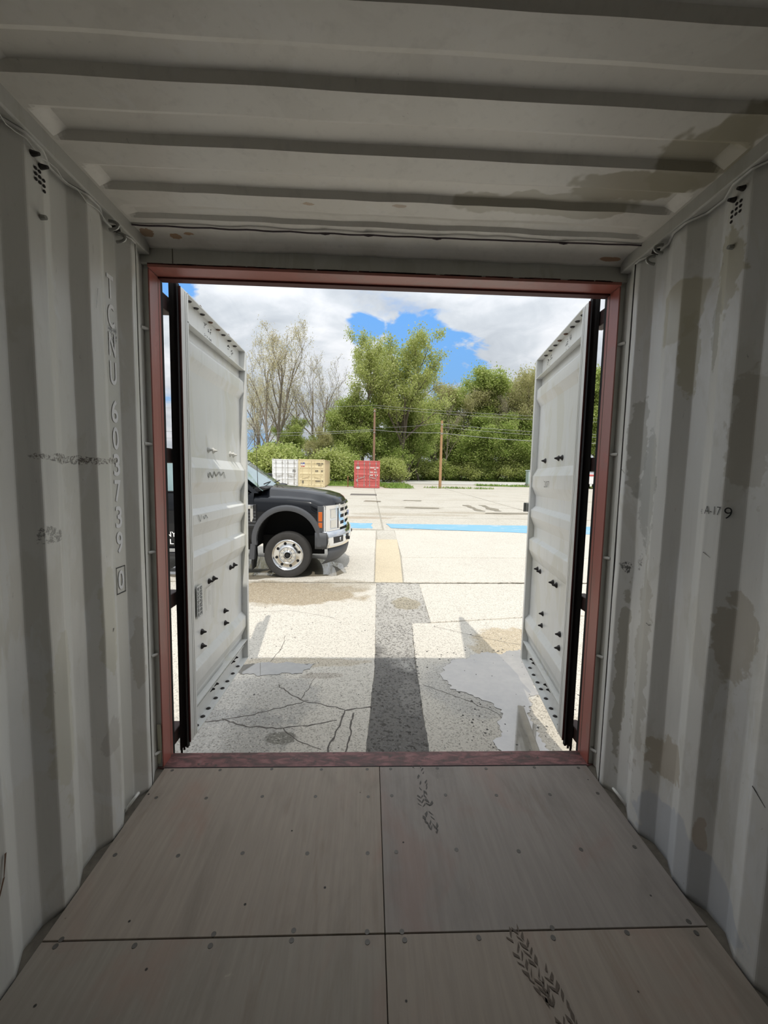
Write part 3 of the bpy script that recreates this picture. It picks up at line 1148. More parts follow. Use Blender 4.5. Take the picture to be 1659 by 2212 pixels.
def slab(pts, mat, name='concrete_slab', top=.0, thick=.028, bevel=.006, parent=gnd):
    n = len(pts)
    vs = [(x, y, gz(y) + top) for x, y in pts] + [(x, y, gz(y) + top - thick) for x, y in pts]
    fs = [tuple(range(n)), tuple(range(n, 2 * n))[::-1]]
    for i in range(n):
        j = (i + 1) % n
        fs.append((i, j, n + j, n + i))
    return MB().add(vs, fs).build(name, mat, parent, bevel=bevel, seg=1)


def irregular(pts, amp, seed, step=.15):
    """subdivide polygon and roughen its outline"""
    r = []
    n = len(pts)
    for i in range(n):
        a, b2 = Vector(pts[i]), Vector(pts[(i + 1) % n])
        m = max(2, int((b2 - a).length / step))
        for k in range(m):
            r.append(a.lerp(b2, k / m))
    out = []
    for i, p in enumerate(r):
        q = r[(i + 1) % len(r)] - r[i - 1]
        nn = Vector((-q.y, q.x)).normalized()
        f = mnoise.noise((p.x / step * .12, p.y / step * .12, seed)) * 1.4 + .8 * mnoise.noise((p.x / step * .4, p.y / step * .4, seed + 9)) + .4 * mnoise.noise((p.x / step * 1.1, p.y / step * 1.1, seed + 4))
        out.append(p + nn * f * amp)
    return out


slab([(-7, -1.0), (-.13, -1.0), (-.075, .35), (-.002, 1.52), (.055, 4.285), (-7, 4.20)], 'concrete_near')
slab([(.345, -1.0), (7, -1.0), (7, 3.2), (1.95, 2.80), (.70, 2.60), (.465, 2.60), (.395, 1.52), (.345, .35)], 'concrete_near')
slab([(.705, 2.625), (1.95, 2.825), (7, 3.25), (7, 4.44), (.765, 4.27)], 'concrete_near', top=.002)
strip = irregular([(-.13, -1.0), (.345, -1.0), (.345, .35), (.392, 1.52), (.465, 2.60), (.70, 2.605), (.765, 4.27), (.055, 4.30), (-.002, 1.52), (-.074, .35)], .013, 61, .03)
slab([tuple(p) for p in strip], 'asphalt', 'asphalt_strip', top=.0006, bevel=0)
slab([(-7, 4.24), (.015, 4.36), (.06, 6.99), (-7, 6.95)], 'concrete_near', top=.003)
slab([(.03, 4.36), (.50, 4.37), (.60, 6.2), (.68, 8.36), (.12, 8.33), (.085, 7.0)], 'tan_concrete', top=-.002)
slab([(.52, 4.37), (7, 4.50), (7, 6.42), (.62, 6.19)], 'concrete_near', top=-.001)
slab([(.63, 6.215), (7, 6.445), (7, 10.1), (.70, 9.9)], 'concrete_near', top=.001)
slab([(-7, 6.98), (.07, 7.02), (.13, 9.85), (-7, 9.8)], 'concrete_near', top=-.001)
slab([(.145, 8.35), (.685, 8.38), (.69, 9.89), (.15, 9.86)], 'concrete_far', top=.0)
# larger slabs farther off
ysl = [9.9, 13.2, 17.6, 22.2, 27.5, 33.0, 40.0, 47.0]
xsl = [-26, -19, -13, -7.2, .35, 7.4, 14.5, 22, 30]
rs = random.Random(8)
for i in range(len(ysl) - 1):
    for k in range(len(xsl) - 1):
        if i == 0 and k < 3:
            pass
        a, b2 = ysl[i], ysl[i + 1]
        sh = .03
        slab([(xsl[k] + sh, a + sh), (xsl[k + 1] - sh, a + sh + .10), (xsl[k + 1] - sh, b2 - sh + .10), (xsl[k] + sh, b2 - sh)], 'concrete_far', top=rs.uniform(-.004, .004), bevel=.0)
for xs0, xs1 in ((-26, -7.03), (7.03, 30)):
    slab([(xs0, -1.0), (xs1, -1.0), (xs1, 4.6), (xs0, 4.5)], 'concrete_near')
    slab([(xs0, 4.6), (xs1, 4.64), (xs1, 9.85), (xs0, 9.85)], 'concrete_near', top=.002)

# road and verges
slab([(-60, 49.0), (90, 50.5), (90, 66.0), (-60, 62.0)], 'road_mat', 'road_strip', top=.02, thick=.06)


def patch(name, pts, mat, parent=None, amp=.03, seed=0, step=.1, top=.004):
    out = irregular(pts, amp, seed, step)
    bm = bmesh.new()
    vs = [bm.verts.new((p.x, p.y, gz(p.y) + top)) for p in out]
    f = bm.faces.new(vs)
    bmesh.ops.triangulate(bm, faces=[f])
    bmesh.ops.recalc_face_normals(bm, faces=bm.faces)
    me = bpy.data.meshes.new(name)
    bm.to_mesh(me)
    bm.free()
    for p in me.polygons:
        if p.normal.z < 0:
            p.flip()
    return link(name, me, mat, parent)


# blue painted line on the concrete
bl = patch('blue_line', [(.62, 10.36), (4.8, 9.75), (9, 9.5), (9, 11.3), (5.4, 11.35), (.5, 11.30)], 'blue_line', gnd, .05, 3, .25, top=.006)
bl2 = patch('blue_line', [(-3.5, 10.35), (-.0, 10.19), (.05, 11.4), (-3.5, 11.4)], 'blue_line', gnd, .07, 7, .25, top=.006)
slab([(-1.45, 25.2), (.42, 25.25), (.42, 26.9), (-1.45, 26.9)], 'crack', 'drain_grate', top=.004, bevel=0)

# cracks in the near slabs
def crack(pts, w, seed, mat='crack'):
    mb = MB()
    pp = []
    r = random.Random(seed)
    for a, b2 in zip(pts[:-1], pts[1:]):
        m = max(3, int(math.hypot(b2[0] - a[0], b2[1] - a[1]) / .035))
        for k in range(m):
            t = k / m
            pp.append((a[0] + (b2[0] - a[0]) * t + r.uniform(-.009, .009), a[1] + (b2[1] - a[1]) * t + r.uniform(-.009, .009)))
    pp.append(pts[-1])
    rows = []
    for i, p in enumerate(pp):
        q = pp[min(i + 1, len(pp) - 1)]
        o = pp[max(i - 1, 0)]
        d = Vector((q[0] - o[0], q[1] - o[1])).normalized()
        ww = w * r.uniform(.45, 1.3)
        rows.append([(p[0] - d.y * ww, p[1] + d.x * ww, gz(p[1]) + .0012), (p[0] + d.y * ww, p[1] - d.x * ww, gz(p[1]) + .0012)])
    mb.grid(rows)
    o = mb.build('crack', mat, gnd)
    return o


crack([(-2.2, .62), (-1.26, .69), (-.97, .77), (-.64, .92), (-.56, .97)], .0055, 1)
crack([(-.85, 1.19), (-.72, 1.06), (-.62, .97), (-.40, .90), (-.25, .84)], .004, 2)
crack([(-1.16, .73), (-.96, .64), (-.69, .62), (-.55, .64), (-.30, .71)], .005, 3)
crack([(-.34, .2), (-.33, .42), (-.27, .69), (-.25, .83), (-.12, .86), (.0, .89)], .007, 4)
crack([(-.62, .97), (-.58, 1.15), (-.55, 1.30)], .003, 5)
crack([(-.69, .62), (-.55, .48), (-.38, .40)], .003, 6)
crack([(-.22, .2), (-.20, .45), (-.18, .80)], .006, 7)
crack([(-1.0, 2.2), (-.97, 1.9), (-1.02, 1.6)], .003, 8)
crack([(.72, 2.5), (1.2, 2.2), (1.6, 2.0)], .0025, 9)
crack([(.42, 1.2), (.7, 1.0), (.95, .8), (1.0, .6)], .003, 10)
crack([(-7, 4.22), (-3, 4.27), (0, 4.325), (.7, 4.33), (3, 4.41), (7, 4.47)], .016, 11, 'joint_dirt')
crack([(-1.7, 2.9), (-1.1, 3.0), (-.5, 2.75)], .002, 12)


def puddle_mat(name, base, rough, nb):
    m, nt, b = new_mat(name, base, rough, 0, 1.0)
    b.inputs['IOR'].default_value = 1.45
    co = objco(nt)
    n = nt.noise(co, 9, 5, .6)
    c = nt.mix(n, tuple(x * .6 for x in base), tuple(x * 1.5 for x in base))
    nt.link(c, b.inputs['Base Color'])
    b.inputs['Coat Weight'].default_value = 1.0
    b.inputs['Coat Roughness'].default_value = .015
    b.inputs['Coat IOR'].default_value = 2.3
    if nb:
        bump(nt, b, nt.noise(co, 26, 3), nb, .004)
    return m


puddle_mat('puddle_water', (.20, .18, .145), .25, .02)
puddle_mat('wet_concrete', (.27, .235, .175), .38, .25)
simple('damp_stain', (.25, .215, .16), .45, spec=.5, var=.3, vscale=3)
p = patch('puddle', [(-1.40, 1.42), (-1.15, 1.38), (-.95, 1.36), (-.72, 1.39), (-.60, 1.50), (-.56, 1.58), (-.9, 1.56), (-1.3, 1.56)], 'puddle_water', None, .030, 1, .015)
tag(p, 'shallow puddle mirroring the sky beside the left door', 'puddle', 'puddles')
p = patch('puddle', [(.70, 1.10), (.60, 1.38), (.75, 1.62), (1.05, 1.78), (1.50, 1.86), (1.75, 1.72), (1.45, 1.2), (1.215, .80), (1.17, .2), (.80, .1), (.84, .50), (.98, .72), (.95, .92)], 'puddle_water', None, .045, 5, .015)
tag(p, 'large puddle by the right door mirroring sky and door edge', 'puddle', 'puddles')
p = patch('puddle', [(-3.6, 4.55), (-2.2, 4.42), (-1.3, 4.58), (-.70, 4.62), (-.42, 4.9), (-.55, 5.6), (-1.2, 6.0), (-3.6, 6.1)], 'wet_concrete', None, .08, 11, .12, .0045)
tag(p, 'wet concrete patch underneath the black truck', 'puddle', 'puddles')
for k, (pts, lb) in enumerate((
        ([(1.5, 16.9), (3.2, 16.7), (3.3, 17.2), (1.7, 17.4)], 'thin dark puddle in the yard right of the truck, nearest of three'),
        ([(-.4, 20.2), (.6, 20.0), (.6, 20.9), (-.3, 21.0)], 'dark puddle in the yard straight beyond the truck grille'),
        ([(1.8, 21.2), (3.0, 21.1), (3.0, 21.6), (2.0, 21.7)], 'farthest thin dark puddle in the middle of the yard'),
        ([(5.0, 19.0), (5.25, 19.0), (5.3, 16.0), (4.95, 16.0)], 'left one of two long dark puddles near the right door'),
        ([(5.9, 19.1), (6.25, 19.1), (6.2, 16.1), (5.75, 16.1)], 'right one of two long dark puddles near the right door'),
        ([(5.0, 15.0), (7.4, 15.1), (9.5, 15.2), (9.5, 15.7), (6.5, 15.5), (5.2, 15.3)], 'long shallow puddle in front of the two parallel ones'))):
    p = patch('puddle', pts, 'damp_stain', None, .10, 20 + k, .1, .008)
    tag(p, lb, 'puddle', 'puddles')

# loose stones: on the asphalt strip and scattered in the puddles
def pebbles(name, count, area, rmin, rmax, seed, mat, label):
    r = random.Random(seed)
    base = [(1, 0, 0), (-1, 0, 0), (0, 1, 0), (0, -1, 0), (0, 0, .8), (.6, .6, .3), (-.6, .6, .3), (-.6, -.6, .3), (.6, -.6, .3)]
    fs = [(4, 5, 2), (4, 2, 6), (4, 6, 1), (4, 1, 7), (4, 7, 3), (4, 3, 8), (4, 8, 0), (4, 0, 5), (5, 0, 2), (6, 2, 1), (7, 1, 3), (8, 3, 0)]
    mb = MB()
    for _ in range(count):
        x, y = area(r)
        s = rmin + (rmax - rmin) * r.random() ** 3
        a = r.random() * 6.28
        sx, sy, sz = s * r.uniform(.7, 1.3), s * r.uniform(.6, 1.1), s * r.uniform(.5, 1.0)
        ca, sa = math.cos(a), math.sin(a)
        k = len(mb.v)
        zz = gz(y)
        mb.v += [(x + (vx * sx * ca - vy * sy * sa), y + (vx * sx * sa + vy * sy * ca), zz + vz * sz) for vx, vy, vz in base]
        mb.f += [tuple(i + k for i in f) for f in fs]
    o = mb.build(name, mat)
    tag(o, label, 'gravel', kind='stuff')
    return o


simple('stone_grey', (.22, .21, .195), .8, var=.6, vscale=30)
simple('stone_dark', (.10, .095, .085), .7, var=.6, vscale=30)
pebbles('loose_gravel', 2600, lambda r: (lambda y: (-.06 + (y * .045) + r.random() * (.36 + .03 * y), y))(.2 + 2.4 * r.random() ** 1.3), .003, .012, 5, 'stone_grey', 'loose grey gravel strewn along the broken asphalt strip')
pebbles('puddle_grit', 420, lambda r: (r.uniform(.65, 1.9), r.uniform(.2, 1.9)), .003, .012, 6, 'stone_dark', 'dark grit poking out of the puddle by the right door')
pebbles('scattered_grit', 500, lambda r: (r.uniform(-1.5, 1.5), r.uniform(.25, 3.6)), .002, .010, 9, 'stone_dark', 'small dark stones scattered over the concrete before the container')

# ------------------------------------------------------------------ grass verges
def grass_mat():
    m, nt, b = new_mat('grass', (.12, .22, .04), .9)
    co = objco(nt)
    n = nt.noise(co, .9, 8, .7)
    c = nt.ramp(n, [(.3, (.10, .17, .03)), (.5, (.20, .31, .06)), (.7, (.36, .38, .13))])
    nt.link(c, b.inputs['Base Color'])
    bump(nt, b, nt.noise(co, 8, 5), .6, .05)


grass_mat()
for k, (pts, lb) in enumerate((
        ([(-30, 39.5), (-12, 38.8), (-4.2, 38.4), (-1.6, 38.2), (1.2, 38.6), (1.4, 48.0), (-30, 47.5)], 'grass verge behind the tan and red containers'),
        ([(1.1, 35.9), (2.0, 35.4), (4.6, 35.7), (3.0, 38.0), (3.6, 43), (3.4, 47.3), (1.2, 47.0)], 'weedy grass tongue beside the red container'),
        ([(12.8, 45.4), (16, 44.8), (24, 44.6), (45, 45), (45, 47.6), (20, 47.8), (14.5, 47.2)], 'narrow grass strip on the near side of the road'),
        ([(-60, 63), (1, 64.5), (90, 67), (90, 110), (-60, 110)], 'grass bank on the far side of the road by the woods'))):
    g = patch('grass_verge', pts, 'grass', None, .5, 30 + k, .8, .035)
    tag(g, lb, 'grass', kind='stuff')

# grass blades/tufts on the verges (one stuff object)
mb_v, mb_f = [], []
r = np.random.RandomState(3)
def blades(n, x0, x1, y0, y1, h):
    k = len(mb_v)
    for i in range(n):
        x, y = r.uniform(x0, x1), r.uniform(y0, y1)
        a = r.uniform(0, 3.14)
        w = .06
        hh = h * r.uniform(.4, 1.2)
        z = gz(y) + .03
        dx, dy = math.cos(a) * w, math.sin(a) * w
        lx, ly = r.uniform(-.1, .1), r.uniform(-.1, .1)
        b0 = len(mb_v)
        mb_v.extend([(x - dx, y - dy, z), (x + dx, y + dy, z), (x + lx, y + ly, z + hh)])
        mb_f.append((b0, b0 + 1, b0 + 2))
blades(5000, -22, 1.2, 39.5, 47.5, .35)
blades(1200, 1.2, 4.3, 36.0, 47, .22)
blades(1500, 13, 40, 45.2, 47.4, .25)
blades(14000, -30, 45, 66.5, 74, .55)
blades(260, 5.3, 12.5, 37.0, 37.7, .22)
bo = MB()
bo.v, bo.f = mb_v, mb_f
o = bo.build('grass_blades', 'grass')
tag(o, 'long uncut grass growing along the verges and road edge', 'grass', kind='stuff')

# ================================================================== shipping containers in the yard
CW, CHH, CLN = 2.44, 2.59, 6.06


def cont_mats(name, base, rust):
    m, nt, b = new_mat(name, base, .5, 0, .4)
    co = objco(nt)
    n = nt.noise(nt.mapping(co, (2, 2, .6)), 2.0, 6, .6)
    c = nt.mix(nt.math('MULTIPLY', nt.step(n, .5, .75), .4), base, tuple(x * .75 for x in base))
    n2 = nt.noise(nt.mapping(co, (6, 6, 2)), 2.4, 7, .7)
    c = nt.mix(nt.math('MULTIPLY', nt.step(n2, .66, .72), rust), c, (.22, .09, .04))
    nt.link(c, b.inputs['Base Color'])


cont_mats('cont_white', (.80, .81, .82), .15)
cont_mats('cont_tan', (.72, .61, .38), .15)
cont_mats('cont_red', (.56, .125, .115), .45)
simple('cont_gap', (.06, .055, .05), .9)
simple('bar_grey', (.42, .40, .37), .5, .3)
simple('cont_dark_mark', (.10, .09, .08), .7)
simple('cont_white_mark', (.78, .76, .72), .6)
simple('cont_blue_mark', (.12, .14, .35), .6)


def container(loc, rz, mat, label, marks, barmat):
    e = empty('shipping_container', loc, (TILT, 0, rz))
    tag(e, label, 'container', 'containers across the yard')
    hw = CW / 2
    # local: front (doors) at y=0 facing -y, body to +y
    b = MB()
    # corrugated sides
    for s in (-1, 1):
        pts = []
        y = .12
        while y < CLN - .15:
            pts += [(s * (hw - .05), y), (s * (hw - .05), y + .09), (s * (hw - .012), y + .15), (s * (hw - .012), y + .22)]
            y += .28
        pts.append((s * (hw - .05), CLN - .06))
        b.grid([[(x, y, z) for x, y in pts] for z in (.16, CHH - .09)])
    b.build('side_panels', mat, e)
    MB().box((-hw + .02, .05, CHH - .05), (hw - .02, CLN - .05, CHH - .03)).build('roof_panel', mat, e)
    MB().box((-hw + .03, CLN - .08, .1), (hw - .03, CLN - .04, CHH - .08)).build('end_panel', mat, e)
    f = MB()
    for s in (-1, 1):
        f.box((s * hw, 0, .11), (s * (hw - .10), .14, CHH - .11))
        f.box((s * hw, CLN - .14, .11), (s * (hw - .10), CLN, CHH - .11))
        f.box((s * hw, .1, CHH - .10), (s * (hw - .07), CLN - .1, CHH - .02))
        f.box((s * hw, .1, .04), (s * (hw - .06), CLN - .1, .20))
    f.box((-hw + .1, 0, CHH - .12), (hw - .1, .12, CHH - .01))
    f.box((-hw + .1, 0, .02), (hw - .1, .12, .17))
    f.build('frame', mat, e, bevel=.01)
    cc = MB().box((-.09, -.082, -.059), (.09, .082, .059)).mesh('corner_casting')
    for s in (-1, 1):
        for y in (.08, CLN - .08):
            for z in (.06, CHH - .06):
                o = link('corner_casting', cc, mat, e, bevel=.012)
                o.location = (s * (hw - .088), y - .004, z)
                h = MB().cyl((s * (hw - .088), y - .092, z), (s * (hw - .088), y - .085, z), .032, n=10)
                if y < 1:
                    h.build('casting_hole', 'cont_gap', o).matrix_parent_inverse = Matrix.Translation(o.location).inverted()
    MB().box((-hw + .09, .055, .15), (hw - .09, .065, CHH - .1)).build('door_gap', 'cont_gap', e)
    for s in (-1, 1):
        d = empty('door')
        d.parent = e
        x0, x1 = (.012, hw - .105)
        prof = []
        zz = CHH - .14
        prof = [(CHH - .13, .0), (2.20, .0), (2.16, .03), (1.95, .03), (1.91, 0), (1.78, .0), (1.74, .03), (1.36, .03), (1.32, 0), (1.20, .0), (1.16, .03), (.80, .03), (.76, 0), (.64, 0), (.60, .03), (.28, .03), (.24, 0), (.18, 0)]
        MB().grid([[(s * x0, .02 + t, z), (s * x1, .02 + t, z)] for z, t in prof]).build('leaf', mat, d, solid=.01)
        fr = MB()
        fr.box((s * x0, .008, .18), (s * (x0 + .05), .03, CHH - .13))
        fr.box((s * x1, .008, .18), (s * (x1 - .05), .03, CHH - .13))
        fr.build('stile', mat, d)
        for x in (.26, .86):
            MB().cyl((s * x, -.02, .10), (s * x, -.02, CHH - .06), .022, n=8).build('lock_rod', barmat, d)
            hd = MB().box((s * (x - .02), -.05, .98 if x < .5 else .90), (s * (x + .36 * (1 if x < .5 else -1)), -.025, 1.03 if x < .5 else .95))
            hd.build('rod_handle', barmat, d)
            for zk in (.25, 1.06, 2.25):
                MB().box((s * (x - .05), -.035, zk), (s * (x + .05), .01, zk + .08)).build('rod_keeper', barmat, d)
        for z in (.35, 1.0, 1.6, 2.2):
            MB().box((s * (x1 - .03), -.015, z), (s * (hw - .02), .015, z + .09)).build('hinge', mat, d)
    for (x0, x1, z0, z1, mm, nm) in marks:
        o = MB().box((x0, -.003, z0), (x1, .004, z1)).build(nm, mm, e)
    return e


def letters_row(x0, x1, z, h, mm, seed, gaps=.3):
    r_ = random.Random(seed)
    out = []
    x = x0
    while x < x1:
        w = h * r_.uniform(.35, .6)
        if r_.random() > gaps:
            out.append((x, x + w, z, z + h, mm, 'lettering_mark'))
        x += w + h * .22
    return out


M = 'cont_dark_mark'
Wm = 'cont_white_mark'
white_marks = letters_row(.72, 1.0, 1.50, .10, M, 1, .2) + letters_row(.72, 1.0, 1.34, .10, M, 2, .2)
tan_marks = [(-.98, -.62, 2.14, 2.28, 'cont_blue_mark', 'placard'), (-.98, -.62, 2.0, 2.13, Wm, 'placard'), (-.98, -.62, 1.90, 1.99, 'cont_red', 'placard'),
             (-.90, -.74, .36, .62, M, 'placard')] + letters_row(.40, 1.05, 2.16, .10, M, 4, .15) + letters_row(.62, .92, 2.0, .09, M, 5, .2) + \
    letters_row(.36, .62, 1.45, .14, M, 6, .1) + letters_row(.70, 1.0, 1.45, .14, M, 7, .3) + letters_row(.36, .6, .52, .12, M, 8, .1) + letters_row(.68, 1.0, .52, .12, M, 9, .2)
red_marks = [(-1.0, -.70, 1.80, 2.0, Wm, 'placard'), (-1.0, -.70, 2.0, 2.06, M, 'placard'), (-1.0, -.84, .60, .84, 'bar_grey', 'placard')] + letters_row(.30, 1.05, 1.88, .10, Wm, 10, .15) + letters_row(.68, .85, 1.72, .10, Wm, 11, .1) + \
    letters_row(.26, .56, 1.44, .12, Wm, 12, .05) + letters_row(.66, .96, 1.44, .12, Wm, 13, .05) + letters_row(.26, .56, 1.16, .12, Wm, 14, .05) + letters_row(.66, .96, 1.16, .12, Wm, 15, .05)
container((-8.32, 36.6, gz(36.6)), 0.10, 'cont_white', 'white shipping container seen partly over the truck hood', white_marks, 'bar_grey')
container((-5.52, 34.9, gz(34.9)), 0.02, 'cont_tan', 'tan shipping container standing beside the white one', tan_marks, 'cont_tan')
container((-.37, 35.4, gz(35.4)), -0.02, 'cont_red', 'faded red shipping container standing alone in front of a pole', red_marks, 'bar_grey')

# ------------------------------------------------------------------ small yard things
simple('wood_pole', (.27, .165, .11), .85, var=.25, vscale=3)
simple('wood_pole_tan', (.40, .24, .12), .85, var=.25, vscale=3)
simple('cable', (.30, .31, .32), .6)
simple('cabinet_grey', (.42, .50, .50), .5)
simple('rust_post', (.25, .11, .06), .8)


def pole(x, y, h, mat, label, arms):
    e = empty('utility_pole', (x, y, gz(y)))
    tag(e, label, 'pole', 'utility poles')
    MB().cyl((0, 0, -.3), (0, 0, h), .15, .11, n=14).build('shaft', mat, e, smooth=True)
    for z, w in arms:
        MB().cyl((-w, -.13, z), (w, -.13, z), .03, n=8).build('bracket', 'cable', e)
        MB().lathe([(0, .10), (.03, .09), (.045, .05), (.03, .0)], (0, -.13, z + .02), 'z', 10).build('insulator', 'cabinet_grey', e)
    return e


pole(.33, 43.5, 8.6, 'wood_pole', 'brown wooden utility pole rising behind the red container', ((8.3, .12), (5.9, .12)))
pole(7.0, 37.5, 6.75, 'wood_pole_tan', 'shorter tan wooden utility pole standing in the open yard', ((6.3, .1), (5.4, .1)))


def wire_span(a, b2, sag, rad, label):
    pts = []
    for i in range(25):
        t = i / 24
        p = Vector(a).lerp(Vector(b2), t)
        p.z -= sag * 4 * t * (1 - t)
        pts.append(p)
    o = MB().tube(pts, rad, 5).build('overhead_wire', 'cable', None, smooth=True)
    tag(o, label, 'wire', 'overhead wires')


def at(u, v, y):
    d = ray(u, v)
    t = (y - CAMP.y) / d.y
    return CAMP + d * t


P1, P2 = 43.38, 37.38
wire_span(at(330, 930, 46), at(806, 928, P1), .35, .022, 'thick overhead cable running from the brown pole off to the left')
wire_span(at(330, 946, 46), at(806, 931, P1), .25, .016, 'thin wire just below the thick left-hand cable')
wire_span(at(806, 928, P1), at(951, 935, P2), .12, .022, 'thick overhead cable between the two poles')
wire_span(at(951, 935, P2), at(1420, 958, 33), .35, .022, 'thick overhead cable running from the tan pole off to the right')
wire_span(at(951, 922, P2), at(1420, 946, 33), .3, .013, 'middle thin wire from the tan pole off to the right')
wire_span(at(951, 915, P2), at(1420, 940, 33), .3, .013, 'upper thin wire from the tan pole off to the right')
wire_span(at(806, 923, P1), at(951, 914, P2), .15, .012, 'thin wire between the two poles above the thick cable')
wire_span(at(330, 880, 46), at(806, 875, P1), .3, .013, 'top wire from the brown pole off to the left')
wire_span(at(806, 875, P1), at(1420, 905, 42), .35, .013, 'top wire from the brown pole off to the right')
wire_span(at(806, 880, P1), at(1420, 914, 42), .35, .013, 'second wire from the brown pole off to the right')

e = empty('rusty_post', (-2.25, 37.0, gz(37.0)))
tag(e, 'thin rusty steel post left of the red container', 'post')
MB().cyl((0, 0, 0), (0, 0, 1.05), .045, n=8).build('shaft', 'rust_post', e)
MB().cyl((0, 0, 1.05), (0, 0, 1.09), .055, .03, n=8).build('cap', 'rust_post', e)

yc = 46.0
e = empty('utility_cabinet', (at(1150, 1030, yc).x, yc, gz(yc)), (0, 0, .1))
tag(e, 'grey-green electrical cabinet by the road, half hidden by the right door', 'cabinet')
MB().box((-.75, -.4, .0), (.75, .4, .35)).build('plinth', 'bar_grey', e)
MB().box((-.70, -.35, .35), (.70, .35, 1.95)).build('housing', 'cabinet_grey', e, bevel=.03)
MB().box((-.66, -.37, .45), (-.02, -.35, 1.85)).build('door', 'cabinet_grey', e, bevel=.01)
MB().box((.02, -.37, .45), (.66, -.35, 1.85)).build('door', 'cabinet_grey', e, bevel=.01)
MB().prism([(-.78, 1.95), (.78, 1.95), (.70, 2.05), (-.70, 2.05)], -.42, .42, 'y').build('lid', 'cabinet_grey', e)

# white trailer glimpsed through the right door gap
yt = 44.0
xt = at(1290, 1025, yt).x
e = empty('box_trailer', (xt, yt, gz(yt)))
tag(e, 'white box trailer with red stripe glimpsed through the right door gap', 'trailer')
simple('trailer_white', (.78, .78, .78), .4)
MB().box((-1.6, -1.1, .55), (3.6, 1.1, 1.75)).build('box', 'trailer_white', e, bevel=.04)
MB().box((-1.62, -1.12, 1.45), (3.62, 1.12, 1.66)).build('stripe', 'cont_red', e)
MB().box((-2.6, -.06, .45), (-1.6, .06, .55)).build('tow_bar', 'cont_gap', e)
for x in (-.6, .5, 2.0):
    for s in (-1, 1):
        MB().cyl((x, s * 1.0, .36), (x, s * 1.22, .36), .36, n=20).build('wheel', 'rubber', e, smooth=True)
# ================================================================== black pickup truck (faces right)
def truck_paint():
    m, nt, b = new_mat('truck_black', (.004, .005, .007), .22, 0, .12, .55)
    b.inputs['Coat Roughness'].default_value = .03
    co = objco(nt)
    n = nt.noise(co, 3, 4)
    c = nt.mix(n, (.005, .006, .008), (.009, .010, .013))
    nt.link(c, b.inputs['Base Color'])


truck_paint()
simple('chrome', (.80, .81, .83), .10, 1.0)
simple('alloy', (.72, .72, .71), .16, 1.0)
simple('tyre', (.040, .038, .036), .85, var=.25, vscale=12)
simple('plastic_grey', (.085, .088, .095), .55, spec=.4, var=.1)
simple('plastic_black', (.018, .018, .019), .5)
simple('lamp_clear', (.72, .74, .76), .12, .25, coat=1.0)
simple('lamp_amber', (.62, .13, .015), .25, coat=.6)
simple('well_black', (.010, .010, .010), .9)


def glass_mat():
    m, nt, b = new_mat('cab_glass', (.16, .25, .26), .05, 0, .7, 1.0)
    co = objco(nt)
    n = nt.noise(co, 2.5, 3)
    nt.link(nt.mix(n, (.12, .20, .21), (.30, .40, .41)), b.inputs['Base Color'])


glass_mat()
TR = empty('pickup_truck', (-1.46, 5.47, gz(5.47)), (TILT, 0, 0))
tag(TR, 'black heavy-duty pickup truck with polished wheel, parked across the yard', 'truck')
HWD = .955


def clampf(v, a, b2):
    return max(a, min(b2, v))


def front_bow(x, y):
    """swept-back nose"""
    h = clampf((x - .35) / .57, 0, 1)
    return x - .31 * h * (min(abs(y) / HWD, 1.05) ** 2.6)


def lerp_tab(x, tab):
    if x <= tab[0][0]:
        return tab[0][1]
    for (a, va), (b2, vb) in zip(tab[:-1], tab[1:]):
        if x <= b2:
            return va + (vb - va) * (x - a) / (b2 - a)
    return tab[-1][1]


ZS = [(-.55, 1.345), (0, 1.335), (.45, 1.30), (.75, 1.235), (.92, 1.17)]     # fender shoulder
ZH = [(-.55, 1.545), (-.3, 1.535), (.2, 1.50), (.6, 1.445), (.80, 1.39), (.88, 1.335), (.92, 1.27)]   # hood top


def arch_z(x):
    if abs(x) < .50:
        return .655 + math.sqrt(max(.25 - x * x, 0)) * 1.0
    return .56 if x < 0 else .70


def fender_rows(sd):
    xs_ = frange(-.55, -.50, 2) + frange(-.498, .30, 36)[0:] + frange(.33, .92, 16)
    rows_ = []
    for x in xs_:
        zs, zh = lerp_tab(x, ZS), lerp_tab(x, ZH)
        y0 = sd * HWD
        xd = front_bow(x, y0)
        zb = arch_z(xd)
        sec = [(.985, zb), (1.0, max(zb + .005, .85)), (1.0, max(zb + .01, 1.10)), (.995, max(zb + .015, zs - .06)), (.975, zs), (.93, zs + .03), (.86, zs + .045)]
        rows_.append([(front_bow(x, a * HWD), sd * a * HWD, z) for a, z in sec])
    return rows_


for sd in (-1, 1):
    MB().grid(fender_rows(sd)).build('fender', 'truck_black', TR, smooth=True)
# hood
rows = []
for x in frange(-.47, .92, 34):
    zs, zh = lerp_tab(x, ZS), lerp_tab(x, ZH)
    sec = [(-.855, zs + .042), (-.80, zs + .06), (-.70, zh - .055), (-.60, zh - .02), (-.45, zh - .012), (-.30, zh - .002), (0, zh + .008)]
    sec = sec + [(-a, z) for a, z in sec[-2::-1]]
    rows.append([(front_bow(x, a * HWD), a * HWD, z) for a, z in sec])
MB().grid(rows).build('hood', 'truck_black', TR, smooth=True)
MB().tube([(front_bow(x, .855 * HWD) , -.855 * HWD, lerp_tab(x, ZS) + .040) for x in frange(-.45, .9, 20)], .006, 5).build('hood_gap', 'well_black', TR)
# nose core
mb = MB()
rows = []
for y in frange(-.93, .93, 26):
    rows.append([(front_bow(.92, y) - .02, y, z) for z in (.50, .8, 1.1, lerp_tab(.92, ZS) + .05 + .05 * (1 - abs(y) / .93))])
mb.grid(rows).build('nose', 'plastic_black', TR, smooth=True)


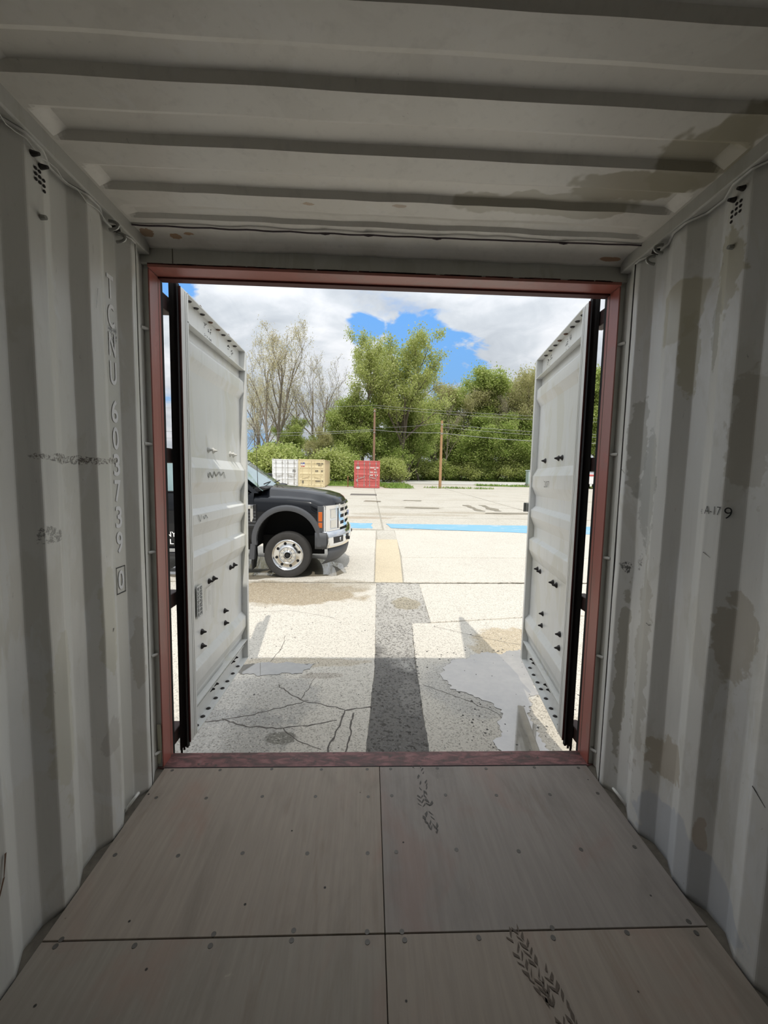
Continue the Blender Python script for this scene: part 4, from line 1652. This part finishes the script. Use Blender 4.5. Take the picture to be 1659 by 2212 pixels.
def nose_patch(y0, y1, z0, z1, off, thick, n=8, nz=3):
    m = MB()
    rs_ = [[(front_bow(.92, y) + off, y, z) for z in frange(z0, z1, nz)] for y in frange(y0, y1, n)]
    rb = [[(front_bow(.92, y) + off - thick, y, z) for z in frange(z0, z1, nz)] for y in frange(y0, y1, n)]
    m.grid(rs_)
    m.grid(rb)
    edge = lambda g: [r_[0] for r_ in g]
    for g1, g2 in ((rs_, rb),):
        m.grid([[r_[0] for r_ in g1], [r_[0] for r_ in g2]])
        m.grid([[r_[-1] for r_ in g1], [r_[-1] for r_ in g2]])
        m.grid([g1[0], g2[0]])
        m.grid([g1[-1], g2[-1]])
    return m


for sd in (-1, 1):
    hl = nose_patch(sd * .955, sd * .66, .80, 1.235, .018, .05, 10).build('headlamp', 'lamp_clear', TR, bevel=.008)
    # chrome bracket round the lamp
    nose_patch(sd * .945, sd * .60, 1.19, 1.25, .032, .05, 10).build('lamp_trim', 'chrome', hl, bevel=.008)
    nose_patch(sd * .925, sd * .60, .79, .835, .032, .05, 10).build('lamp_trim', 'chrome', hl, bevel=.008)
    nose_patch(sd * .945, sd * .875, .80, 1.24, .030, .05, 4).build('lamp_trim', 'chrome', hl, bevel=.008)
    for z0, z1 in ((1.03, 1.17), (.86, .99)):
        nose_patch(sd * .84, sd * .70, z0, z1, .024, .03, 6).build('lamp_cell', 'alloy', hl, bevel=.006)
    for z0, z1 in ((.955, 1.115), (.845, .935)):
        MB().box((front_bow(.92, .955) - .085, sd * .945, z0 + .03), (front_bow(.92, .955) - .020, sd * .968, z1 + .03)).build('side_marker', 'lamp_amber', TR, bevel=.006)
    MB().box((front_bow(.92, .955) - .10, sd * .935, .80), (front_bow(.92, .955) + .005, sd * .962, 1.24)).build('lamp_side', 'chrome' if False else 'plastic_grey', TR, bevel=.005)
# grille
gr = nose_patch(-.64, .64, .84, 1.28, .0, .03, 14).build('grille', 'plastic_black', TR)
for z in (.87, .985, 1.10, 1.215):
    nose_patch(-.63, .63, z - .028, z + .028, .035, .04, 14).build('grille_bar', 'chrome', gr, bevel=.006)
for y in (-.62, -.40, .40, .62):
    nose_patch(y - .03, y + .03, .84, 1.26, .033, .04, 2).build('grille_post', 'chrome', gr, bevel=.006)
# oval badge
badge = MB().lathe([(.0, .012), (.11, .010), (.125, .0)], (front_bow(.92, 0) + .045, 0, 1.045), 'x', 24)
for i, v in enumerate(badge.v):
    badge.v[i] = (v[0], v[1], 1.045 + (v[2] - 1.045) * .42)
badge.build('badge', simple('badge_blue', (.03, .08, .30), .3), gr, smooth=True)
# chrome bumper
rows = []
secb = [(.52, -.02), (.535, .055), (.62, .075), (.70, .07), (.765, .06), (.80, .03), (.81, -.05)]
for y in frange(-.985, .985, 40):
    rows.append([(front_bow(.92, y) + .03 + o_ , y, z) for z, o_ in secb])
bp = MB().grid(rows).build('bumper', 'chrome', TR, smooth=True, solid=.01)
for sd in (-1, 1):
    MB().grid([[(x, sd * (.985 + .004 * (z > .6)), z) for z in (.52, .60, .70, .80)] for x in (.47, .55, .64, front_bow(.92, .985) + .09)]).build('bumper_end', 'plastic_grey', bp, smooth=True, solid=.012)
    for y0, y1 in ((.88, .64), (.50, .38)):
        m = MB()
        m.grid([[(front_bow(.92, y) + .1095 , sd * y, z) for z in (.60, .71)] for y in frange(y0, y1, 5)])
        o = m.build('fog_recess', 'plastic_black', bp, solid=.008)
    m = MB().cyl((front_bow(.92, .72) + .10, sd * .72, .655), (front_bow(.92, .72) + .118, sd * .72, .655), .035, n=14)
    m.build('fog_lamp', 'lamp_clear', bp, smooth=True)
    MB().box((.90, sd * .42, .60), (1.03, sd * .46, .66)).build('tow_hook', 'plastic_black', bp, bevel=.01)
rows = []
for y in frange(-.93, .93, 30):
    rows.append([(front_bow(.92, y) + o_, y, z) for z, o_ in ((.53, .05), (.42, .055), (.33, .03), (.25, -.05))])
MB().grid(rows).build('air_dam', 'plastic_grey', TR, smooth=True, solid=.012)
# flares and wheel wells
def flare(sd):
    path = [(-.585, .33), (-.575, .45), (-.56, .60)]
    for i in range(25):
        t = math.radians(188 - i * (196 / 24))
        path.append((.545 * math.cos(t), .655 + .545 * math.sin(t)))
    path.append((.545, .56))
    rows_ = []
    n = len(path)
    for i, (x, z) in enumerate(path):
        cx, cz = 0, .655
        if z < .6 and x < 0:
            nx, nz = -1, 0
        elif z < .6:
            nx, nz = 1, 0
        else:
            L = math.hypot(x - cx, z - cz)
            nx, nz = (x - cx) / L, (z - cz) / L
        rows_.append([(x + nx * .055, sd * (HWD - .005), z + nz * .055), (x + nx * .035, sd * (HWD + .035), z + nz * .035), (x - nx * .005, sd * (HWD + .045), z - nz * .005),
                      (x - nx * .04, sd * (HWD + .035), z - nz * .04), (x - nx * .045, sd * (HWD - .03), z - nz * .045)])
    return MB().grid(rows_)


for sd in (-1, 1):
    flare(sd).build('wheel_flare', 'plastic_grey', TR, smooth=True)
    m = MB().lathe([(.53, 0), (.53, .62)], (0, 0, 0), 'y', 24, math.radians(-8), math.radians(188))
    m.v = [(x, sd * (.945 - y), .655 + z) for x, y, z in m.v]
    m.build('wheel_well', 'well_black', TR, solid=.004)
    MB().box((-.56, sd * .33, .3), (.56, sd * .36, 1.2)).build('well_back', 'well_black', TR)
    MB().prism([(-.60, .14), (-.585, .14), (-.555, .34), (-.565, .60), (-.60, .60)], sd * .72, sd * .95, 'y').build('mud_flap', 'plastic_black', TR)


def wheel_mesh(sd):
    tyre = MB().lathe([(.262, -.10), (.30, -.112), (.345, -.118), (.375, -.110), (.392, -.085), (.396, 0), (.392, .085), (.375, .110), (.345, .118), (.30, .112), (.262, .10)], (0, 0, 0), 'y', 56)
    tread = MB()
    return tyre


def make_wheel(x, sd, yout, rear=False):
    w = empty('wheel', (x, sd * (yout - .118), .395))
    w.parent = TR
    wheel_mesh(sd).build('tyre', 'tyre', w, smooth=True)
    gm = MB().lathe([(.396, -.004), (.398, 0), (.396, .004)], (0, 0, 0), 'y', 56)
    for q in (-.06, -.03, .0, .03, .06):
        g2 = MB().lathe([(.3945, -.004 + q), (.3965, q), (.3945, .004 + q)], (0, 0, 0), 'y', 40)
        gm.add(g2.v, g2.f)
    gm.build('tread_ribs', 'rubber', w)
    o_ = sd
    rim = MB().lathe([(.268, .100 * o_), (.258, .108 * o_), (.248, .100 * o_), (.240, .060 * o_), (.215, .054 * o_), (.17, .060 * o_), (.142, .070 * o_), (.130, .085 * o_), (.128, .088 * o_), (.085, .088 * o_), (.082, .092 * o_), (.070, .130 * o_), (.060, .135 * o_), (.058, .110 * o_), (.0, .105 * o_)], (0, 0, 0), 'y', 48)
    rm = rim.build('rim', 'alloy', w, smooth=True)
    MB().cyl((0, .111 * o_, 0), (0, .112 * o_ + .008 * o_, 0), .050, n=20).build('hub_bore', 'well_black', rm)
    MB().cyl((0, .112 * o_, 0), (0, .128 * o_, 0), .026, n=14).build('hub_nut', 'plastic_black', rm)
    hole = MB().cyl((0, .050 * o_, 0), (0, .0625 * o_, 0), .0245, n=18).mesh('hand_hole')
    for i in range(8):
        t = 2 * math.pi * (i + .3) / 8
        h = link('hand_hole', hole, 'well_black', rm)
        h.location = (.196 * math.cos(t), 0, .196 * math.sin(t))
    lug = MB().lathe([(0, .020), (.010, .018), (.0125, .0)], (0, 0, 0), 'z', 8).mesh('lug_nut')
    for i in range(10):
        t = 2 * math.pi * (i + .5) / 10
        l = link('lug_nut', lug, 'chrome', rm)
        l.location = (.107 * math.cos(t), .088 * o_, .107 * math.sin(t))
        l.rotation_euler = (-math.pi / 2 * o_, 0, 0)
    return w


for sd in (-1, 1):
    make_wheel(0, sd, .95)
    make_wheel(-4.25, sd, .97)
MB().cyl((0, -.85, .395), (0, .85, .395), .06, n=12).build('front_axle', 'well_black', TR)
MB().cyl((-4.25, -.85, .395), (-4.25, .85, .395), .06, n=12).build('rear_axle', 'well_black', TR)
# chassis rails
for y in (-.42, .42):
    MB().box((-5.5, y - .05, .50), (.7, y + .05, .66)).build('chassis_rail', 'well_black', TR)

# cab (crew cab): lower body then greenhouse
def cab_section(x, zr):
    """half outline from rocker to roof centre"""
    return [(.90, .48), (.955, .60), (.965, .85), (.965, 1.10), (.955, 1.30), (.93, 1.40), (.915, 1.44)]


rows = []
for x in (-.55, -.56, -1.2, -1.6, -2.2, -2.9, -3.02, -3.05):
    k = .0 if x > -3.03 else -.04
    half = [(a + k, z) for a, z in cab_section(x, 0)]
    rows.append([(x, -a, z) for a, z in half])
body_l = MB().grid(rows)
rows2 = [[(x, -y, z) for x, y, z in r_] for r_ in rows]
body_l.build('cab_side', 'truck_black', TR, smooth=True)
MB().grid(rows2).build('cab_side', 'truck_black', TR, smooth=True)
MB().box((-3.05, -.93, .50), (-3.0, .93, 1.45)).build('cab_rear', 'truck_black', TR)
MB().box((-3.0, -.90, .50), (-.55, .90, .58)).build('cab_floor', 'well_black', TR)
# greenhouse
A0, A1, RF, RR, RB = (-.40, 1.555), (-1.12, 2.02), (-1.25, 2.06), (-2.75, 2.06), (-3.0, 1.98)
wy0, wy1 = .80, .66
mb = MB()
rows = []
for (x, z, hw_, c_) in ((-1.10, 2.005, .70, .0), (-1.25, 2.045, .70, .02), (-1.8, 2.065, .71, .02), (-2.5, 2.06, .71, .02), (-2.85, 2.03, .70, .02), (-3.0, 1.97, .69, .0)):
    rows.append([(x, -hw_ - .045, z - .06), (x, -hw_, z - .01), (x, -hw_ * .5, z + c_), (x, 0, z + c_ + .01), (x, hw_ * .5, z + c_), (x, hw_, z - .01), (x, hw_ + .045, z - .06)])
mb.grid(rows).build('roof', 'truck_black', TR, smooth=True, solid=.01)
for sd in (-1, 1):
    def pil(x0, z0, x1, z1, w):
        return MB().add([(x0, sd * .915, z0), (x0 - w, sd * .915, z0), (x1 - w, sd * .735, z1), (x1, sd * .735, z1), (x0, sd * .86, z0), (x0 - w, sd * .86, z0), (x1 - w, sd * .68, z1), (x1, sd * .68, z1)],
                        [(0, 1, 2, 3), (4, 5, 6, 7), (0, 1, 5, 4), (1, 2, 6, 5), (2, 3, 7, 6), (3, 0, 4, 7)])
    pil(-.48, 1.44, -1.15, 1.985, .10).build('a_pillar', 'truck_black', TR)
    pil(-1.72, 1.44, -1.80, 1.985, .12).build('b_pillar', 'truck_black', TR)
    pil(-2.88, 1.44, -2.85, 1.985, .14).build('c_pillar', 'truck_black', TR)
    for (a, b2, c_, d_) in ((-.66, -1.73, -1.79, -1.22), (-1.84, -2.88, -2.86, -1.92)):
        MB().add([(a, sd * .905, 1.445), (b2, sd * .905, 1.445), (c_, sd * .728, 1.985), (d_, sd * .728, 1.985)], [(0, 1, 2, 3)]).build('side_window', 'cab_glass', TR, solid=.006)
    for x0, x1 in ((-.56, -1.72), (-1.73, -2.92)):
        MB().box((x1 + .03, sd * .967, 1.27), (x1 + .22, sd * .985, 1.32)).build('door_handle', 'chrome', TR, bevel=.006)
        MB().box((x1 - .004, sd * .9655, .60), (x1 + .004, sd * .9685, 1.40)).build('door_gap', 'well_black', TR)
    MB().box((-.62, sd * .96, 1.44), (-2.98, sd * .935, 1.455)).build('window_trim', 'plastic_black', TR)
    MB().box((-2.95, sd * .88, .36), (-.70, sd * 1.0, .42)).build('running_board', 'plastic_black', TR, bevel=.01)
    # mirror
    m = MB().box((-.88, sd * 1.02, 1.42), (-.76, sd * 1.24, 1.74))
    m.build('mirror', 'plastic_black', TR, bevel=.03)
    MB().cyl((-.80, sd * .94, 1.46), (-.82, sd * 1.10, 1.52), .025, n=8).build('mirror_arm', 'plastic_black', TR)
    # fender vent
    v = MB().box((-.66, sd * .952, .86), (-.50, sd * .972, 1.26)).build('fender_vent', 'plastic_black', TR, bevel=.01)
    MB().box((-.66, sd * .965, 1.18), (-.545, sd * .985, 1.25)).build('vent_trim', 'chrome', v, bevel=.008)
    MB().prism([(-.60, 1.25), (-.545, 1.25), (-.545, 1.05), (-.575, .96), (-.60, .97)], sd * .965, sd * .985, 'y').build('vent_trim', 'chrome', v, bevel=.008)
    for z in frange(.90, 1.12, 4):
        MB().box((-.655, sd * .970, z), (-.51, sd * .978, z + .02)).build('vent_slat', 'plastic_grey', v)
MB().add([(-.42, -.86, 1.475), (-.40, 0, 1.56), (-.42, .86, 1.475), (-1.11, .715, 1.985), (-1.10, 0, 2.02), (-1.11, -.715, 1.985)], [(0, 1, 4, 5), (1, 2, 3, 4)]).build('windshield', 'cab_glass', TR, solid=.006)
MB().prism([(-.62, 1.42), (-.36, 1.50), (-.36, 1.53), (-.46, 1.55), (-.62, 1.50)], -.84, .84, 'y').build('cowl', 'plastic_black', TR, bevel=.01)
for y0 in (-.70, .05):
    MB().tube([(-.44, y0, 1.585), (-.455, y0 + .3, 1.60), (-.48, y0 + .6, 1.605)], .010, 6).build('wiper', 'plastic_black', TR)
MB().tube([(-.50, -.86, 1.46), (-.505, -.862, 1.8), (-.515, -.866, 2.18)], [.006, .005, .003], 6).build('antenna', 'plastic_black', TR)
# lettering on the front door that shows through the gap beside the post
place_text(text_mesh('NY', .16, .085, .01), 'lettering_white', (-1.905, -.9675, .735), (1, 0, 0), (0, 0, 1), TR, 'door_lettering', off=.003)
place_text(text_mesh('L', .06, .085, .01), 'lettering_white', (-1.90, -.9675, .61), (1, 0, 0), (0, 0, 1), TR, 'door_lettering', off=.003)
# service bed
bed = MB().box((-5.75, -.98, .72), (-3.12, .98, 1.36)).build('bed', 'truck_black', TR, bevel=.03)
for sd in (-1, 1):
    for x0, x1 in ((-3.95, -3.18), (-5.68, -4.98)):
        d_ = MB().box((x0, sd * .975, .80), (x1, sd * .995, 1.30)).build('locker_door', 'truck_black', bed, bevel=.01)
        MB().box(((x0 + x1) / 2 - .06, sd * .99, 1.02), ((x0 + x1) / 2 + .06, sd * 1.005, 1.08)).build('latch', 'chrome', d_)
    m = MB().lathe([(.47, 0), (.54, 0), (.54, .05)], (0, 0, 0), 'y', 20, 0, math.pi)
    m.v = [(x - 4.25, sd * (.965 + y), .55 + z) for x, y, z in m.v]
    m.build('rear_fender', 'plastic_grey', bed)
MB().box((-5.85, -.95, .50), (-5.75, .95, .66)).build('rear_bumper', 'chrome', TR, bevel=.02)

# ================================================================== trees
def bark(name, c):
    m, nt, b = new_mat(name, c, .9, 0, .2)
    co = objco(nt)
    n = nt.noise(nt.mapping(co, (3, 3, .5)), 3, 6, .65)
    nt.link(nt.mix(n, tuple(x * .6 for x in c), tuple(min(1, x * 1.35) for x in c)), b.inputs['Base Color'])


bark('bark_grey', (.24, .205, .165))
bark('bark_dark', (.15, .125, .10))


def leaf_mat(name, c0, c1, c2):
    m, nt, b = new_mat(name, c1, .6, 0, .3)
    g = nt.node('ShaderNodeNewGeometry')
    ob = nt.node('ShaderNodeObjectInfo')
    f = nt.math('FRACT', nt.math('ADD', g.outputs['Random Per Island'], nt.math('MULTIPLY', ob.outputs['Random'], .25)))
    c = nt.ramp(f, [(.0, c0), (.5, c1), (1.0, c2)])
    nt.link(c, b.inputs['Base Color'])
    tr = nt.node('ShaderNodeBsdfTranslucent')
    nt.link(c, tr.inputs[0])
    mx = nt.node('ShaderNodeMixShader')
    mx.inputs[0].default_value = .5
    out = nt.n['Material Output']
    nt.link(b.outputs[0], mx.inputs[1])
    nt.link(tr.outputs[0], mx.inputs[2])
    nt.link(mx.outputs[0], out.inputs[0])


leaf_mat('leaf_bright', (.37, .43, .12), (.50, .56, .19), (.62, .64, .31))
leaf_mat('leaf_mid', (.32, .40, .10), (.44, .53, .16), (.57, .60, .27))
leaf_mat('leaf_dark', (.24, .33, .07), (.35, .45, .12), (.50, .54, .21))
leaf_mat('leaf_bud', (.52, .47, .31), (.62, .57, .38), (.70, .65, .48))
leaf_mat('leaf_olive', (.40, .40, .17), (.50, .49, .23), (.60, .55, .33))


def grow(seed, height, trunk_r, spread, levels=4, stems=1, first=.28, up_=.55, kids=(5, 4, 4), ratio=.62):
    """skeleton of a broadleaf tree; returns branch polylines with radii and the tip points"""
    r_ = random.Random(seed)
    polys, tips = [], []

    def branch(p, d, length, rad, lvl):
        n = 7 if lvl == 0 else 5
        pts, rad_s = [p.copy()], [rad]
        q = p.copy()
        dd = d.copy()
        for i in range(n):
            dd = (dd + Vector((r_.gauss(0, .10), r_.gauss(0, .10), r_.gauss(.03 if lvl else .05, .05)))).normalized()
            q = q + dd * (length / n)
            pts.append(q.copy())
            rad_s.append(rad * (1 - .72 * (i + 1) / n))
        polys.append((pts, rad_s))
        if lvl >= levels - 1:
            tips.extend(pts[1:])
            return
        if lvl >= levels - 2:
            tips.extend(pts[3:])
        k = kids[min(lvl, len(kids) - 1)]
        for j in range(k):
            f = first + (1 - first) * (j + r_.random()) / k if lvl == 0 else .25 + .75 * (j + r_.random()) / k
            idx = min(int(f * n), n - 1)
            pp = pts[idx].lerp(pts[idx + 1], f * n - idx)
            az = r_.random() * 6.283
            side = Vector((math.cos(az), math.sin(az), 0))
            base_d = (pts[idx + 1] - pts[idx]).normalized()
            nd = (base_d * up_ + side * spread + Vector((0, 0, .22))).normalized()
            ll = length * ratio * (1.12 - .5 * f if lvl == 0 else 1.0) * r_.uniform(.75, 1.15)
            branch(pp, nd, ll, rad_s[idx] * .55, lvl + 1)

    for s_ in range(stems):
        az = 6.283 * s_ / max(stems, 1) + r_.random()
        lean = .0 if stems == 1 else .16
        branch(Vector((math.cos(az) * .3 * (stems > 1), math.sin(az) * .3 * (stems > 1), -.3)), Vector((math.cos(az) * lean, math.sin(az) * lean, 1)).normalized(), height * .72, trunk_r, 0)
    return polys, tips


def wood_mesh(polys, name, minr=.012):
    vs, fs = [], []
    for pts, rad in polys:
        n = 6 if rad[0] > .06 else 3
        mb_ = MB().tube(pts, [max(x, minr) for x in rad], n)
        k = len(vs)
        vs += mb_.v
        fs += [tuple(i + k for i in f) for f in mb_.f]
    me = bpy.data.meshes.new(name)
    me.from_pydata(vs, [], fs)
    return me


def leaf_mesh(tips, count, size, scatter, seed, name):
    rs_ = np.random.RandomState(seed)
    t = np.array([tuple(p) for p in tips])
    c = t[rs_.randint(0, len(t), count)] + rs_.normal(0, scatter, (count, 3)) * np.array([1, 1, .8])
    u_ = rs_.normal(0, 1, (count, 3))
    u_ /= np.linalg.norm(u_, axis=1)[:, None]
    w_ = rs_.normal(0, 1, (count, 3))
    w_ = np.cross(u_, w_)
    w_ /= np.linalg.norm(w_, axis=1)[:, None]
    s_ = size * rs_.uniform(.55, 1.35, (count, 1))
    v = np.stack([c - u_ * s_, c + w_ * s_ * .55, c + u_ * s_, c - w_ * s_ * .55], 1).reshape(-1, 3)
    me = bpy.data.meshes.new(name)
    me.vertices.add(count * 4)
    me.vertices.foreach_set('co', v.ravel())
    me.loops.add(count * 4)
    me.loops.foreach_set('vertex_index', np.arange(count * 4))
    me.polygons.add(count)
    me.polygons.foreach_set('loop_start', np.arange(0, count * 4, 4))
    me.polygons.foreach_set('loop_total', np.full(count, 4))
    me.update(calc_edges=True)
    return me


KINDS = {}


def kind(key, height, wood, leaf, g, l):
    polys, tips = grow(height=height, **g)
    zmax = max(p.z for p in tips)
    wm = wood_mesh(polys, 'branches')
    lm = leaf_mesh(tips, name='foliage', **l)
    KINDS[key] = (wm, lm, wood, leaf, zmax)


kind('bud1', 20, 'bark_grey', 'leaf_bud', dict(seed=3, trunk_r=.30, spread=.55, stems=3, levels=5, kids=(6, 4, 3, 3), up_=.85, ratio=.50, first=.25), dict(count=13000, size=.085, scatter=.38, seed=1))
kind('bare1', 18, 'bark_grey', 'leaf_bud', dict(seed=9, trunk_r=.26, spread=.6, stems=2, levels=5, kids=(6, 4, 4, 3), up_=.8, ratio=.52, first=.3), dict(count=4000, size=.07, scatter=.30, seed=2))
kind('tall1', 20, 'bark_dark', 'leaf_bright', dict(seed=21, trunk_r=.30, spread=.6, stems=2, levels=4, kids=(8, 5, 4), up_=.8, ratio=.46, first=.35), dict(count=24000, size=.115, scatter=.36, seed=3))
kind('tall2', 20, 'bark_dark', 'leaf_bright', dict(seed=34, trunk_r=.32, spread=.8, stems=2, levels=4, kids=(9, 5, 4), up_=.75, ratio=.48, first=.35), dict(count=28000, size=.12, scatter=.36, seed=4))
kind('mid1', 12, 'bark_dark', 'leaf_mid', dict(seed=41, trunk_r=.18, spread=.8, levels=4, kids=(9, 5, 4), up_=.55, ratio=.50, first=.12), dict(count=34000, size=.115, scatter=.42, seed=5))
kind('mid2', 14, 'bark_dark', 'leaf_mid', dict(seed=55, trunk_r=.20, spread=.75, levels=4, kids=(10, 5, 4), up_=.65, ratio=.46, first=.12), dict(count=36000, size=.12, scatter=.42, seed=6))
kind('dark1', 12, 'bark_dark', 'leaf_dark', dict(seed=62, trunk_r=.18, spread=.85, levels=4, kids=(10, 5, 4), up_=.5, ratio=.50, first=.06), dict(count=40000, size=.12, scatter=.45, seed=7))
kind('olive1', 14, 'bark_grey', 'leaf_olive', dict(seed=77, trunk_r=.22, spread=.8, levels=5, kids=(7, 4, 3, 3), up_=.65, ratio=.52, first=.25), dict(count=24000, size=.10, scatter=.42, seed=8))
kind('shrub1', 3.2, 'bark_dark', 'leaf_mid', dict(seed=81, trunk_r=.05, spread=.9, stems=4, levels=3, kids=(6, 5), up_=.6, ratio=.6, first=.05), dict(count=14000, size=.09, scatter=.28, seed=9))
kind('shrub2', 3.0, 'bark_dark', 'leaf_bright', dict(seed=88, trunk_r=.05, spread=.9, stems=4, levels=3, kids=(6, 5), up_=.6, ratio=.6, first=.05), dict(count=14000, size=.085, scatter=.28, seed=10))


def tree(key, u, y, vtop, label, group, wscale=1.0, rz=0.0, name='broadleaf_tree'):
    wm, lm, wood, leaf, zmax = KINDS[key]
    x = at(u, 1035, y).x
    ztop = at(u, vtop, y).z
    g0 = gz(y)
    s_ = (ztop - g0) / zmax
    e = empty(name, (x, y, g0), (0, 0, rz))
    e.scale = (s_ * wscale, s_ * wscale, s_)
    tag(e, label, 'tree' if 'shrub' not in name else 'shrub', group)
    link('branches', wm, wood, e)
    f = link('foliage', lm, leaf, e)
    return e


GW = 'trees of the woods'
tree('bud1', 598, 53, 695, 'tallest pale budding tree left of the red container, multi-stemmed', GW, .85, .3)
tree('bare1', 690, 57, 757, 'thin-leaved grey tree between the budding and green tall trees', GW, 1.0, 1.2)
tree('bare1', 655, 66, 770, 'bare pale tree standing behind the budding tree', GW, 1.0, 2.9)
tree('tall1', 772, 55, 722, 'tall bright green tree above the brown pole', GW, .95, .6)
tree('tall2', 862, 56, 716, 'tallest bright green tree spreading right towards the blue sky', GW, .95, 2.0)
tree('mid1', 640, 54, 905, 'low green tree behind the white container', GW, 1.1, .4)
tree('olive1', 690, 52, 925, 'low olive-brown tree behind the tan container', GW, 1.0, 2.2)
tree('mid2', 726, 55, 862, 'mid-green tree just left of the brown pole', GW, 1.0, 3.1)
tree('mid1', 768, 53, 872, 'mid-green tree directly behind the brown pole', GW, 1.0, 5.0)
tree('dark1', 830, 54, 868, 'dark green tree right of the brown pole', GW, 1.05, 1.0)
tree('mid2', 882, 60, 850, 'mid-green tree between the two poles', GW, 1.0, .2)
tree('mid2', 935, 68, 836, 'mid-green tree directly behind the tan pole', GW, 1.1, 4.0)
tree('dark1', 905, 64, 905, 'low dark green tree left of the tan pole', GW, 1.2, 2.6)
tree('olive1', 985, 70, 822, 'olive green tree right of the tan pole', GW, 1.0, .9)
tree('mid2', 1030, 74, 815, 'tall mid-green tree in the right half of the woods', GW, 1.0, 1.9)
tree('olive1', 1075, 72, 806, 'tallest olive tree in the right half of the woods', GW, 1.0, 3.3)
tree('dark1', 975, 68, 905, 'low dark tree at the wood edge beside the tan pole', GW, 1.25, .1)
tree('dark1', 1040, 69, 900, 'low dark tree at the wood edge, middle of the right woods', GW, 1.25, 3.6)
tree('mid1', 1100, 70, 890, 'low mid-green tree at the wood edge near the right door', GW, 1.2, 1.4)
tree('bare1', 1118, 74, 800, 'thin bare tree beside the right door edge', GW, 1.0, .8)
tree('olive1', 1152, 68, 786, 'budding tree cut off by the right door edge', GW, 1.0, 5.2)
tree('dark1', 1150, 70, 915, 'low dark tree cut off by the right door edge', GW, 1.25, 2.2)
tree('mid2', 1215, 72, 815, 'green tree hidden behind the right door leaf', GW, 1.0, 2.7)
tree('mid1', 1288, 70, 835, 'green tree seen through the gap beside the right post', GW, 1.1, .5)
tree('mid2', 1350, 72, 820, 'green tree farthest right beyond the door gap', GW, 1.0, 4.4)
tree('bare1', 1010, 72, 812, 'thin bare tree rising between olive and green trees, right woods', GW, 1.0, 3.9)
tree('bare1', 955, 66, 850, 'thin bare tree just right of the tan pole', GW, .9, 5.6)
tree('bare1', 1062, 69, 842, 'thin bare tree in front of the tallest olive tree', GW, .9, 2.1)
tree('bud1', 560, 62, 800, 'pale budding tree beside the left door edge', GW, .9, 2.4)
tree('bare1', 520, 64, 880, 'low bare tree behind the left door edge', GW, 1.0, 4.4)
for k, (u, y, vt, kd) in enumerate(((545, 44, 985, 'shrub1'), (575, 43, 968, 'shrub2'), (610, 46, 962, 'shrub1'), (722, 47, 975, 'shrub2'), (745, 49, 985, 'shrub1'), (838, 52, 992, 'shrub2'), (868, 66, 985, 'shrub1'), (905, 66, 992, 'shrub2'),
                                   (960, 67, 995, 'shrub1'), (1000, 67, 998, 'shrub2'), (1045, 68, 996, 'shrub1'), (1085, 68, 992, 'shrub2'), (1125, 68, 996, 'shrub1'), (930, 67, 1000, 'shrub1'))):
    wh = ('by the truck windshield, leftmost', 'left of the white container', 'behind the white container', 'behind the tan container, right end', 'left of the red container', 'right behind the red container', 'beyond the road, first right of the red container',
          'beyond the road, left of the tan pole', 'beyond the road, just right of the tan pole', 'beyond the road, second right of the tan pole', 'beyond the road, third right of the tan pole', 'beyond the road, fourth right of the tan pole', 'beyond the road beside the right door edge', 'beyond the road, hidden by the tan pole foot')[k]
    tree(kd, u, y, vt, 'leafy green shrub ' + wh, 'shrubs along the wood edge', 1.25, k * 1.3, 'leafy_shrub')
